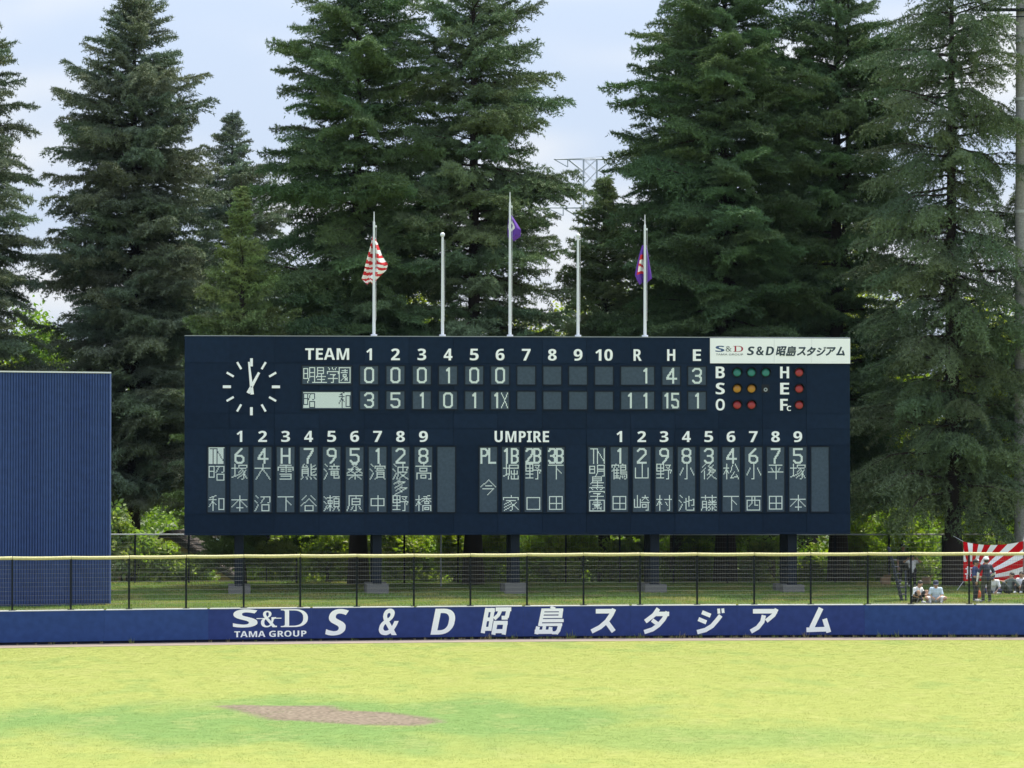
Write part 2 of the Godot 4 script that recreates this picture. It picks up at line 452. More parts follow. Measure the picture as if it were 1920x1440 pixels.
func conifer(label: String, x: float, d: float, top: float, low: float, prof: Array, kinds: Array, tint: Color, seed_: int, opts := {}) -> void:
	# prof: [metres below the tip, branch reach]; kinds: branch meshes short to long, each with its own length
	rng.seed = seed_
	var base := lawn_y(d)
	var o := thing("conifer_tree", label, "tree", Vector3(x, base, -d), 0.0, "tall conifers behind the scoreboard")
	var h := top - base
	var r0: float = opts.get("trunk", 0.012 * h)
	var lean := Vector3(rng.randf_range(-0.15, 0.15), 0, rng.randf_range(-0.1, 0.1))
	var pts := []
	var radii := []
	for i in 13:
		var s := i / 12.0
		pts.append(Vector3(0, h * s, 0) + lean * sin(s * 3.0) * 2.0 * s * (1.0 - s) - (Vector3(0, 0.3, 0) if i == 0 else Vector3.ZERO))
		radii.append(r0 * (1.35 if i == 0 else 1.0) * pow(1.0 - s, 0.8) + 0.012)
	part("trunk", tube(pts, radii, 9), M.bark, o)
	if opts.get("twin", 0.0) > 0:
		var tw: float = opts.twin
		var a := Vector3(0, h * 0.45, 0)
		part("trunk", tube([a, a + Vector3(tw * 0.8, h * 0.12, 0.1), Vector3(tw, h * 0.7, 0.1), Vector3(tw, h * 0.93, 0)], [r0 * 0.5, r0 * 0.45, r0 * 0.3, 0.03], 8), M.bark, o)
	var places := []
	var colors := []
	for k in kinds:
		places.append([])
		colors.append([])
	var y := h - 0.35
	var per: float = opts.get("per", 15.0)
	var az := rng.randf_range(0, TAU)
	var clump := FastNoiseLite.new()
	clump.seed = seed_
	clump.frequency = 0.35
	while y > low - base:
		var t := h - y
		var reach := profile(prof, t) * d / 138.5
		az += 2.4 + rng.randf_range(-0.5, 0.5)
		# boughs grow in loose tiers with gaps between
		var lump := clump.get_noise_3d(cos(az) * 3.0, y * 0.9, sin(az) * 3.0)
		var l := reach * clampf(0.94 + lump * 0.42 + rng.randf_range(-0.14, 0.1), 0.4, 1.25)
		if rng.randf() < 0.3:
			l *= rng.randf_range(0.45, 0.85)
		var up: float = lerpf(opts.get("up_top", 0.55), opts.get("up_low", 0.02), clampf(t / 9.0, 0, 1)) + rng.randf_range(-0.2, 0.2)
		var which := 0
		for k in kinds.size():
			if l > kinds[k][1] * 0.8:
				which = k
		var k3: float = l / kinds[which][1]
		var bs := Basis(Vector3.UP, az) * Basis(Vector3.BACK, up) * Basis(Vector3.RIGHT, rng.randf_range(-0.5, 0.5))
		places[which].append(Transform3D(bs.scaled_local(Vector3(k3, sqrt(k3) * rng.randf_range(0.85, 1.25), clampf(k3, 0.8, 1.3) * rng.randf_range(0.9, 1.15))), Vector3(0, y, 0)))
		var f := rng.randf_range(0.72, 1.3)
		colors[which].append(Color(tint.r * f * rng.randf_range(0.9, 1.12), tint.g * f, tint.b * f * rng.randf_range(0.88, 1.1)))
		y -= (0.35 + 0.65 * smoothstep(0.0, 3.0, t)) / per * rng.randf_range(0.5, 1.5) * (1.0 if t > 3.0 else 1.3)
	for k in kinds.size():
		if places[k].size():
			scatter("crown", kinds[k][0], null, places[k], colors[k], o)

func leaf_cluster(radius: float, count: int, leaf: float, seed_: int, hang := 0.3, face_up := 0.9) -> ArrayMesh:
	rng.seed = seed_
	var st := begin()
	st.set_smooth_group(-1)
	for i in count:
		var p := rand_dir() * radius * pow(rng.randf(), 0.45)
		p.y *= 0.7
		var n := (rand_dir() + Vector3.UP * face_up).normalized()
		var u := (n.cross(rand_dir()).normalized() + Vector3.DOWN * hang).normalized()
		var v := n.cross(u).normalized()
		var l := leaf * rng.randf_range(0.7, 1.3)
		var w := l * 0.28
		var fold := n * w * 0.35
		# a folded leaf: two halves along the midrib, pointed at both ends
		var a := p
		var b := p + u * l
		tri(st, a, p + u * l * 0.45 + v * w + fold, b)
		tri(st, a, b, p + u * l * 0.45 - v * w + fold)
	return done(st)

func broadleaf(called: String, label: String, category: String, group: String, at: Vector3, size: Vector3, cluster: Mesh, unit: float, n: int, tint: Color, seed_: int, lobes := 7) -> void:
	# a bush or a round tree: limbs, and leaf clusters on lobes of its crown
	rng.seed = seed_
	var o := thing(called, label, category, at, 0.0, group)
	var st := begin()
	var h := size.y
	var stem := minf(0.35 * h, 4.0)
	var thick := 0.018 * h + 0.012
	add_tube(st, [Vector3(0, -0.3, 0), Vector3(0.04 * h, stem, 0), Vector3(0, h * 0.75, 0)], [thick * 1.2, thick, thick * 0.3], 7, false)
	var centres := []
	for i in lobes:
		var a := TAU * i / lobes + rng.randf_range(-0.4, 0.4)
		var hh := rng.randf_range(0.3 if category == "tree" else 0.12, 0.86) * h
		var r := rng.randf_range(0.25, 0.6)
		var c := Vector3(cos(a) * size.x * r, hh, sin(a) * size.z * r)
		centres.append([c, rng.randf_range(0.26, 0.44)])
		add_tube(st, [Vector3(0.02 * h, stem * rng.randf_range(0.6, 1.2), 0), c * 0.6 + Vector3(0, 0.25 * h, 0), c], [thick * 0.5, thick * 0.35, thick * 0.12], 5, false)
	centres.append([Vector3(0, h * 0.72, 0), 0.42])
	part("trunk" if category == "tree" else "stem", done(st), M.bark, o)
	var places := []
	var colors := []
	for i in n:
		var c: Array = centres[rng.randi() % centres.size()]
		var p: Vector3 = c[0] + rand_dir() * Vector3(size.x, h * 0.62, size.z) * c[1] * pow(rng.randf(), 0.4)
		p.y = clampf(p.y, 0.03 * h + 0.05, h * 1.05)
		var s := unit * rng.randf_range(0.7, 1.3)
		places.append(Transform3D(Basis(Vector3.UP, rng.randf_range(0, TAU)) * Basis(Vector3.RIGHT, rng.randf_range(-0.5, 0.5)) * Basis.from_scale(Vector3.ONE * s), p))
		var f := rng.randf_range(0.75, 1.25)
		colors.append(Color(tint.r * f * rng.randf_range(0.85, 1.15), tint.g * f, tint.b * f))
	scatter("crown" if category == "tree" else "foliage", cluster, M.leaf, places, colors, o)

# ---------------------------------------------------------------- people
func cone_distance(p: Vector3, a: Vector3, b: Vector3, ra: float, rb: float) -> float:
	var ab := b - a
	var t := clampf((p - a).dot(ab) / maxf(ab.length_squared(), 1e-9), 0, 1)
	return p.distance_to(a + ab * t) - lerpf(ra, rb, t)

func body_mesh(bones: Array, colors: Array, cell := 0.021) -> ArrayMesh:
	# tapered capsules joined with a smooth minimum, meshed as surface nets
	var lo := Vector3.INF
	var hi := -Vector3.INF
	for b in bones:
		var r := maxf(b[2], b[3]) + 0.07
		lo = lo.min(b[0] - Vector3.ONE * r).min(b[1] - Vector3.ONE * r)
		hi = hi.max(b[0] + Vector3.ONE * r).max(b[1] + Vector3.ONE * r)
	var n := Vector3i(((hi - lo) / cell).ceil()) + Vector3i.ONE
	var field := PackedFloat32Array()
	field.resize(n.x * n.y * n.z)
	field.fill(9.0)
	for b in bones:
		var r := maxf(b[2], b[3]) + 0.065
		var i0 := Vector3i(((b[0].min(b[1]) - Vector3.ONE * r - lo) / cell).floor()).clamp(Vector3i.ZERO, n - Vector3i.ONE)
		var i1 := Vector3i(((b[0].max(b[1]) + Vector3.ONE * r - lo) / cell).ceil()).clamp(Vector3i.ZERO, n - Vector3i.ONE)
		var soft: float = b[5] if b.size() > 5 else 0.03
		for z in range(i0.z, i1.z + 1):
			for y in range(i0.y, i1.y + 1):
				var row := (z * n.y + y) * n.x
				for x in range(i0.x, i1.x + 1):
					var d := cone_distance(lo + Vector3(x, y, z) * cell, b[0], b[1], b[2], b[3])
					var e := field[row + x]
					var hh := maxf(soft - absf(d - e), 0.0) / soft
					field[row + x] = minf(d, e) - hh * hh * soft * 0.25
	var at := {}
	var verts := []
	for z in n.z - 1:
		for y in n.y - 1:
			for x in n.x - 1:
				var i := (z * n.y + y) * n.x + x
				var v := [field[i], field[i + 1], field[i + n.x], field[i + n.x + 1]]
				var j := i + n.x * n.y
				v.append_array([field[j], field[j + 1], field[j + n.x], field[j + n.x + 1]])
				var neg := 0
				for k in 8:
					if v[k] < 0:
						neg += 1
				if neg == 0 or neg == 8:
					continue
				var sum := Vector3.ZERO
				var cnt := 0
				for k in 8:
					for bit in [1, 2, 4]:
						if k & bit == 0 and (v[k] < 0) != (v[k | bit] < 0):
							var t: float = v[k] / (v[k] - v[k | bit])
							var pa := Vector3(k & 1, (k >> 1) & 1, (k >> 2) & 1)
							var kb: int = k | bit
							var pb := Vector3(kb & 1, (kb >> 1) & 1, (kb >> 2) & 1)
							sum += pa.lerp(pb, t)
							cnt += 1
				at[Vector3i(x, y, z)] = verts.size()
				verts.append(lo + (Vector3(x, y, z) + sum / cnt) * cell)
	var st := begin()
	st.set_smooth_group(0)
	var tone := []
	for p in verts:
		var best := 9.0
		var c := 0
		for b in bones:
			var d := cone_distance(p, b[0], b[1], b[2], b[3])
			if d < best:
				best = d
				c = b[4]
		tone.append(colors[c])
	for z in range(1, n.z - 1):
		for y in range(1, n.y - 1):
			for x in range(1, n.x - 1):
				var i := (z * n.y + y) * n.x + x
				var inside := field[i] < 0
				for ax in 3:
					var step: int = [1, n.x, n.x * n.y][ax]
					if inside == (field[i + step] < 0):
						continue
					var u := Vector3i.ZERO
					var w := Vector3i.ZERO
					u[(ax + 1) % 3] = 1
					w[(ax + 2) % 3] = 1
					var c := Vector3i(x, y, z)
					var q := [at.get(c - u - w, -1), at.get(c - w, -1), at.get(c, -1), at.get(c - u, -1)]
					if q.has(-1):
						continue
					if inside:
						q.reverse()
					for k in [0, 1, 2, 0, 2, 3]:
						st.set_color(tone[q[k]])
						st.add_vertex(verts[q[k]])
	st.index()
	st.generate_normals()
	return st.commit()

func person(label: String, at: Vector3, turn: float, J: Dictionary, cloth: Dictionary, headwear: String, head_turn := 0.0, head_tilt := 0.0) -> void:
	# J: joints in metres from the base; x to the person's left when they face +z
	var o := thing("person", label, "person", at, turn, "spectators behind the outfield fence")
	var skin: Color = cloth.get("skin", Color(0.42, 0.25, 0.17))
	var cols := [skin, cloth.shirt, cloth.trousers, cloth.get("shoes", Color(0.5, 0.5, 0.5)), cloth.get("sleeve", skin), cloth.get("socks", cloth.trousers)]
	var legs: int = 0 if cloth.get("shorts", false) else 2
	var b := []
	b.append([J.pelvis + Vector3(0.075, 0, 0), J.pelvis - Vector3(0.075, 0, 0), 0.115, 0.115, 2, 0.06])
	b.append([J.pelvis, J.waist, 0.125, 0.115, 1, 0.08])
	b.append([J.waist, J.chest, 0.12, 0.135, 1, 0.08])
	b.append([J.shoulder_l, J.shoulder_r, 0.07, 0.07, 1, 0.08])
	b.append([J.chest, J.neck, 0.12, 0.055, 1, 0.05])
	var up: Vector3 = (J.head - J.neck).normalized()
	b.append([J.neck, J.head - up * 0.03, 0.052, 0.055, 0])
	var hb := Basis(Vector3.UP, head_turn) * Basis(Vector3.RIGHT, head_tilt)
	var fwd := hb * Vector3.BACK
	var hup := hb * Vector3.UP
	b.append([J.head + hup * 0.035 - fwd * 0.012, J.head + hup * 0.03 + fwd * 0.02, 0.088, 0.08, 0])
	b.append([J.head + fwd * 0.025 - hup * 0.02, J.head + fwd * 0.04 - hup * 0.08, 0.066, 0.042, 0])
	b.append([J.head + fwd * 0.09 + hup * 0.01, J.head + fwd * 0.112 - hup * 0.022, 0.011, 0.016, 0, 0.012])
	for s in [-1, 1]:
		b.append([J.head + hb * Vector3(s * 0.083, 0.012, -0.005), J.head + hb * Vector3(s * 0.087, -0.025, -0.002), 0.015, 0.012, 0, 0.01])
		var e: String = "l" if s > 0 else "r"
		var sh: Vector3 = J["shoulder_" + e]
		var el: Vector3 = J["elbow_" + e]
		var wr: Vector3 = J["wrist_" + e]
		var mid: Vector3 = sh.lerp(el, 0.75)
		b.append([sh, mid, 0.066, 0.056, 1])
		b.append([mid, el, 0.044, 0.04, 4])
		b.append([el, wr, 0.042, 0.029, 4])
		var hd: Vector3 = (wr - el).normalized()
		var palm: Vector3 = wr + hd * 0.075
		b.append([wr + hd * 0.02, palm, 0.03, 0.034, 0, 0.02])
		var hip: Vector3 = J["hip_" + e]
		var kn: Vector3 = J["knee_" + e]
		var an: Vector3 = J["ankle_" + e]
		var toe: Vector3 = J["toe_" + e]
		if legs == 0:
			b.append([hip, hip.lerp(kn, 0.8), 0.1, 0.09, 2, 0.05])
			b.append([hip.lerp(kn, 0.8), kn, 0.06, 0.055, 0])
			b.append([kn, kn.lerp(an, 0.35), 0.056, 0.056, 0])
			b.append([kn.lerp(an, 0.35), an, 0.056, 0.038, 5])
		else:
			b.append([hip, kn, 0.1, 0.072, 2, 0.05])
			b.append([kn, kn.lerp(an, 0.35), 0.07, 0.066, 2])
			b.append([kn.lerp(an, 0.35), an, 0.066, 0.052, 2])
		b.append([an - Vector3(0, 0.02, 0), toe, 0.047, 0.04, 3])
	var body := part("body", body_mesh(b, cols), M.body, o)
	# fingers: a thumb from the side of the palm and four of unequal length, lightly curled
	for e in ["l", "r"]:
		var el: Vector3 = J["elbow_" + e]
		var wr: Vector3 = J["wrist_" + e]
		var hd := (wr - el).normalized()
		var side := hd.cross(Vector3.BACK).normalized()
		var curl := side.cross(hd).normalized()
		var palm := wr + hd * 0.08
		var st := begin()
		for k in 4:
			var root := palm + side * (k - 1.5) * 0.019 + hd * 0.015
			var l: float = [0.062, 0.075, 0.07, 0.055][k]
			add_tube(st, [root, root + hd * l * 0.55 + curl * 0.008, root + hd * l * 0.85 + curl * 0.03], [0.0095, 0.0088, 0.007], 6)
		var tr := wr + hd * 0.035 + side * -0.03
		add_tube(st, [tr, tr + hd * 0.03 - side * 0.025, tr + hd * 0.06 - side * 0.028 + curl * 0.01], [0.011, 0.01, 0.008], 6)
		part("hand", done(st), M.skin, o)
	var hc: Vector3 = J.head + hup * 0.035
	var hx := Transform3D(hb, hc)
	var eyes := begin()
	for s in [-1, 1]:
		add_ball(eyes, hx * Vector3(s * 0.033, -0.018, 0.082), Vector3.ONE * 0.012, 4, 6)
	add_box(eyes, Vector3(-0.022, -0.004, -0.004), Vector3(0.022, 0.004, 0.004), hx * Transform3D(Basis(), Vector3(0, -0.092, 0.082)))
	part("face", done(eyes), M.dark_hair, o)
	var hair := begin()
	add_ball(hair, Vector3(0, 0.004, -0.012), Vector3(0.098, 0.1, 0.106), 8, 16, -0.1, PI / 2)
	add_ball(hair, Vector3(0, -0.02, -0.04), Vector3(0.09, 0.085, 0.075), 8, 14)
	var hm := part("hair", done(hair), M.dark_hair, o)
	hm.transform = hx
	if headwear:
		var cap := begin()
		add_ball(cap, Vector3(0, 0.012, -0.006), Vector3(0.108, 0.108, 0.118), 7, 16, 0.0, PI / 2)
		for k in 8:
			var a0 := lerpf(0.15, PI - 0.15, k / 8.0)
			var a1 := lerpf(0.15, PI - 0.15, (k + 1) / 8.0)
			var p0 := Vector3(cos(a0) * 0.1, 0.02, sin(a0) * 0.1)
			var p1 := Vector3(cos(a1) * 0.1, 0.02, sin(a1) * 0.1)
			var q0 := Vector3(cos(a0) * 0.105, 0.0, 0.03 + sin(a0) * 0.17)
			var q1 := Vector3(cos(a1) * 0.105, 0.0, 0.03 + sin(a1) * 0.17)
			quad(cap, p0, q0, q1, p1)
			quad(cap, p1 - Vector3(0, 0.006, 0), q1 - Vector3(0, 0.006, 0), q0 - Vector3(0, 0.006, 0), p0 - Vector3(0, 0.006, 0))
		var cm := part("cap", done(cap), M[headwear], o)
		cm.transform = hx
		if headwear == "cap_black":
			var badge := begin()
			add_ball(badge, Vector3(0, 0.075, 0.07), Vector3(0.042, 0.042, 0.042), 5, 8)
			part("cap_front", done(badge), M.white_paint, o).transform = hx

func standing(h: float, arms: Array) -> Dictionary:
	# arms: elbow and wrist of the left, then of the right, as offsets from the shoulder in shares of the height
	var J := {}
	J.pelvis = Vector3(0, 0.53 * h, 0)
	J.waist = Vector3(0, 0.62 * h, 0.01)
	J.chest = Vector3(0, 0.74 * h, 0)
	J.neck = Vector3(0, 0.83 * h, 0)
	J.head = Vector3(0, 0.92 * h, 0.02)
	for s in [1, -1]:
		var e: String = "l" if s > 0 else "r"
		J["shoulder_" + e] = Vector3(s * 0.105 * h, 0.795 * h, 0)
		var a: Array = arms[0 if s > 0 else 1]
		J["elbow_" + e] = J["shoulder_" + e] + a[0] * h
		J["wrist_" + e] = J["shoulder_" + e] + a[1] * h
		J["hip_" + e] = Vector3(s * 0.055 * h, 0.5 * h, 0)
		J["knee_" + e] = Vector3(s * 0.075 * h, 0.28 * h, 0.03)
		J["ankle_" + e] = Vector3(s * 0.085 * h, 0.05 * h, -0.01)
		J["toe_" + e] = Vector3(s * 0.1 * h, 0.03, 0.13)
	return J

func sitting(spread: float, knees: float, lean: float, wl: Vector3, wr: Vector3) -> Dictionary:
	var J := {}
	J.pelvis = Vector3(0, 0.12, 0)
	J.waist = Vector3(0, 0.27, 0.02 + lean * 0.4)
	J.chest = Vector3(0, 0.43, 0.03 + lean)
	J.neck = Vector3(0, 0.57, 0.04 + lean * 1.4)
	J.head = Vector3(0, 0.69, 0.09 + lean * 1.7)
	for s in [1, -1]:
		var e: String = "l" if s > 0 else "r"
		J["shoulder_" + e] = Vector3(s * 0.165, 0.51, 0.03 + lean * 1.2)
		J["wrist_" + e] = wl if s > 0 else wr
		J["elbow_" + e] = (J["shoulder_" + e] + J["wrist_" + e]) / 2 + Vector3(s * 0.1, -0.06, -0.06)
		J["hip_" + e] = Vector3(s * 0.09, 0.12, 0.03)
		J["knee_" + e] = Vector3(s * spread, knees, 0.38)
		J["ankle_" + e] = Vector3(s * spread * 0.55, 0.08, 0.48 if knees > 0.3 else 0.3)
		J["toe_" + e] = Vector3(s * spread * 0.6, 0.045, 0.62 if knees > 0.3 else 0.42)
	return J

# ---------------------------------------------------------------- the field's colours
const BARE := [Vector2(-7.64, 88.36), Vector2(-7.16, 88.84), Vector2(-6.13, 88.46), Vector2(-4.69, 88.55), Vector2(-4.26, 86.82), Vector2(-3.09, 86.23), Vector2(-2.66, 85.47), Vector2(-1.97, 84.28), Vector2(-1.71, 83.09), Vector2(-2.30, 81.93), Vector2(-3.58, 82.18), Vector2(-4.38, 82.76), Vector2(-5.13, 83.43), Vector2(-5.87, 83.72), Vector2(-6.46, 85.47), Vector2(-7.02, 87.05)]
var patchy := FastNoiseLite.new()
var fine := FastNoiseLite.new()

func bare_distance(p: Vector2) -> float:
	# below zero inside the worn patch, with a ragged edge
	var d := 99.0
	for i in BARE.size():
		d = minf(d, p.distance_to(Geometry2D.get_closest_point_to_segment(p, BARE[i], BARE[(i + 1) % BARE.size()])))
	if Geometry2D.is_point_in_polygon(p, PackedVector2Array(BARE)):
		d = -d
	return d + fine.get_noise_2d(p.x * 22.0, p.y * 9.0) * 0.22

func turf(x: float, d: float) -> Color:
	var n := patchy.get_noise_2d(x * 1.0, d * 0.45)
	var n2 := patchy.get_noise_2d(x * 3.1 + 200.0, d * 1.4)
	var n3 := fine.get_noise_2d(x * 9.0, d * 5.0)
	# a watered, greener stretch round the worn patch, ragged at its rim
	var e := Vector2((x + 4.6) / 8.6, (d - 83.6) / 8.2).length()
	var e2 := Vector2((x - 3.5) / 8.5, (d - 79.0) / 4.2).length()
	var g := maxf(1.0 - smoothstep(0.55, 1.25, e + n * 0.5 + n2 * 0.25), 0.62 * (1.0 - smoothstep(0.45, 1.3, e2 + n * 0.5 + n2 * 0.2)))
	var strip := smoothstep(0.1, 0.7, n2 + n * 0.6) * 0.35
	g = clampf(maxf(g, strip), 0, 1)
	var c := Color(0.246, 0.277, 0.08).lerp(Color(0.142, 0.225, 0.07), g)
	var dry := smoothstep(0.1, 0.7, -n2 + n3 * 0.5) * 0.3
	c = c.lerp(Color(0.28, 0.282, 0.11), dry)
	var f := 0.95 + n3 * 0.1
	return Color(c.r * f, c.g * f, c.b * f)

# ---------------------------------------------------------------- the wall
func wall_strip(x0: float, x1: float, y0: float, y1: float, front: float, back: float, step := 0.5) -> ArrayMesh:
	var st := begin()
	var n := maxi(1, int(ceil((x1 - x0) / step)))
	st.set_smooth_group(-1)
	for i in n:
		var xa := lerpf(x0, x1, float(i) / n)
		var xb := lerpf(x0, x1, float(i + 1) / n)
		var p := func(x: float, y: float, off: float) -> Vector3: return Vector3(x, y, -wall_d(x) + off)
		quad(st, p.call(xa, y0, front), p.call(xa, y1, front), p.call(xb, y1, front), p.call(xb, y0, front))
		quad(st, p.call(xa, y1, front), p.call(xa, y1, back), p.call(xb, y1, back), p.call(xb, y1, front))
		quad(st, p.call(xb, y0, back), p.call(xb, y1, back), p.call(xa, y1, back), p.call(xa, y0, back))
		quad(st, p.call(xa, y0, back), p.call(xa, y0, front), p.call(xb, y0, front), p.call(xb, y0, back))
		if i == 0:
			quad(st, p.call(xa, y0, back), p.call(xa, y1, back), p.call(xa, y1, front), p.call(xa, y0, front))
		if i == n - 1:
			quad(st, p.call(xb, y0, front), p.call(xb, y1, front), p.call(xb, y1, back), p.call(xb, y0, back))
	return done(st)

func on_wall(called: String, mesh: Mesh, m: Material, parent: Node, x: float, y: float, off := 0.006) -> MeshInstance3D:
	var o := part(called, mesh, m, parent)
	var a := wall_turn(x)
	o.rotation.y = a
	o.position = Vector3(x, y, -wall_d(x)) + Vector3(sin(a), 0, cos(a)) * off
	return o

func build_wall() -> void:
	var w := thing("outfield_wall", "low dark blue padded outfield wall with white lettering, in front of the mesh fence", "wall")
	var edges := [-34.0, -30.0, -26.0, -22.0, -18.0, -14.0, -10.52, -7.0, -3.4, 0.4, 4.2, 8.0, 12.55, 16.5, 20.5, 24.5, 28.5, 32.0]
	for i in edges.size() - 1:
		var mid: float = (edges[i] + edges[i + 1]) / 2
		var m: Material = M.banner_blue if mid > -10.5 and mid < 12.5 else [M.wall_blue, M.wall_blue_b][i % 2]
		part("wall_section", wall_strip(edges[i] + 0.0015, edges[i + 1] - 0.0015, 0.1, 1.15, 0.0, -0.25), m, w)
		part("base_strip", wall_strip(edges[i], edges[i + 1], -0.2, 0.1, -0.05, -0.2), M.dark_rubber, w)
		part("cap_board", wall_strip(edges[i] + 0.05, edges[i + 1] - 0.05, 1.152, 1.182, 0.012, -0.26), M.cap_grey, w)
	# the lettering
	var lay := [["昭", -0.53, 0.643], ["島", 1.31, 0.66], ["ス", 3.21, 0.65], ["タ", 5.124, 0.64], ["ジ", 7.03, 0.63], ["ア", 8.95, 0.624], ["ム", 10.865, 0.618]]
	for l in lay:
		on_wall("lettering", stroke_letter(l[0], 0.00236, 0.004), M.white_paint, w, l[1], l[2])
	for l in [["S", -6.107, 0.654, 0.86, 0.92], ["&", -4.28, 0.649, 0.86, 0.925], ["D", -2.394, 0.642, 0.95, 0.91]]:
		on_wall("lettering", type_mesh(l[0], true, Vector2(-l[3] / 2, -l[4] / 2), Vector2(l[3] / 2, l[4] / 2), 0.2, false, 0.008), M.white_paint, w, l[1], l[2], 0.002)
	on_wall("lettering", type_mesh("S", true, Vector2(-0.43, -0.315), Vector2(0.43, 0.315), 0.0, false, 0.008), M.white_paint, w, -9.262, 0.82, 0.002)
	on_wall("lettering", type_mesh("&", true, Vector2(-0.28, -0.285), Vector2(0.28, 0.285), 0.0, true, 0.008), M.white_paint, w, -8.45, 0.79, 0.002)
	on_wall("lettering", type_mesh("D", false, Vector2(-0.475, -0.31), Vector2(0.475, 0.31), 0.0, true, 0.008), M.white_paint, w, -7.58, 0.815, 0.002)
	on_wall("lettering", box(Vector3(-0.14, -0.014, 0), Vector3(0.14, 0.014, 0.005)), M.white_paint, w, -8.74, 0.81, 0.002)
	on_wall("lettering", box(Vector3(-0.13, -0.014, 0), Vector3(0.13, 0.014, 0.005)), M.white_paint, w, -8.15, 0.815, 0.002)
	on_wall("lettering", type_mesh("TAMA GROUP", true, Vector2(-1.264, -0.105), Vector2(1.264, 0.105), 0.0, false, 0.008), M.white_paint, w, -8.4, 0.275, 0.006)

func build_fence() -> void:
	var f := thing("mesh_fence", "tall dark wire mesh fence with yellow padded top rail on the blue wall", "fence")
	var xs := [-24.9, -22.95, -21.0, -19.03, -17.063, -15.134, -13.199, -11.28, -9.324, -7.386, -5.432, -3.446, -1.465, 0.527, 2.529, 4.538, 6.572, 8.611, 10.633, 12.674, 14.219, 16.294, 18.327, 20.3, 22.3, 24.3]
	var back := -0.12
	var at := func(x: float, y: float) -> Vector3: return Vector3(x, y, -wall_d(x) + back)
	for i in xs.size():
		var x: float = xs[i]
		var st := begin()
		add_box(st, Vector3(-0.03, 1.182, -0.03), Vector3(0.03, 2.95, 0.03))
		add_box(st, Vector3(-0.11, 1.184, -0.06), Vector3(0.11, 1.2, 0.06))
		var post := part("post", done(st), M.fence_dark, f)
		post.position = Vector3(x, 0, -wall_d(x) + back)
		post.rotation.y = wall_turn(x)
		if i == xs.size() - 1:
			continue
		var x2: float = xs[i + 1]
		var a: Vector3 = at.call(x, 0.0)
		var b: Vector3 = at.call(x2, 0.0)
		var dir := (b - a).normalized()
		var span := a.distance_to(b)
		# the welded mesh: upright wires, and pairs of crosswise wires
		var wires := begin()
		wires.set_smooth_group(-1)
		var n := int(span / 0.06)
		for k in range(1, n):
			var p := a + dir * span * k / n
			add_tube(wires, [p + Vector3(0, 1.21, 0), p + Vector3(0, 2.9, 0)], [0.0026, 0.0026], 3, false)
		for k in 12:
			var y := 1.23 + k * 0.15
			add_tube(wires, [a + Vector3(0, y, 0.006), b + Vector3(0, y, 0.006)], [0.003, 0.003], 4, false)
		var wm := part("wire_mesh", done(wires), M.wire, f)
		wm.set_meta("kind", "stuff")
		# the yellow foam tube on the rail, one length for each bay, sagging a little
		var pts := []
		var rad := []
		for k in 7:
			var s := lerpf(0.005, 0.995, k / 6.0)
			pts.append(a.lerp(b, s) + Vector3(0, 2.97 - 0.012 * sin(s * PI) + 0.006 * sin(i * 7.3), 0))
			rad.append(0.058)
		part("rail_pad", tube(pts, rad, 12), M.yellow_pad, f)

# ---------------------------------------------------------------- the scoreboard
func display(sb: Node3D, lo: Vector2, hi: Vector2, dots: Dictionary, cols: int, rows: int, invert := Rect2i()) -> void:
	var w := hi.x - lo.x
	var h := hi.y - lo.y
	var st := begin()
	var t := 0.045
	for b in [[-t, -t, w + t, 0], [-t, h, w + t, h + t], [-t, 0, 0, h], [w, 0, w + t, h]]:
		add_box(st, Vector3(b[0], b[1], 0), Vector3(b[2], b[3], 0.03))
	var o := part("display", done(st), M.frame_dark, sb, Vector3(lo.x, lo.y, 0.0))
	part("screen", box(Vector3(0, 0, 0), Vector3(w, h, 0.012)), M.screen, o)
	if dots.is_empty() and invert.size.x == 0:
		return
	var lit := dots
	if invert.size.x > 0:
		lit = dots.duplicate()
		for x in range(invert.position.x, invert.end.x):
			for y in range(invert.position.y, invert.end.y):
				var k := Vector2i(x, y)
				if lit.has(k):
					lit.erase(k)
				else:
					lit[k] = true
	var pitch := minf(w / cols, h / rows)
	var l := part("lettering", dot_mesh(lit, pitch), M.dot_white, o, Vector3((w - pitch * cols) / 2, h - (h - pitch * rows) / 2, 0.016))
	l.set_meta("kind", "stuff")

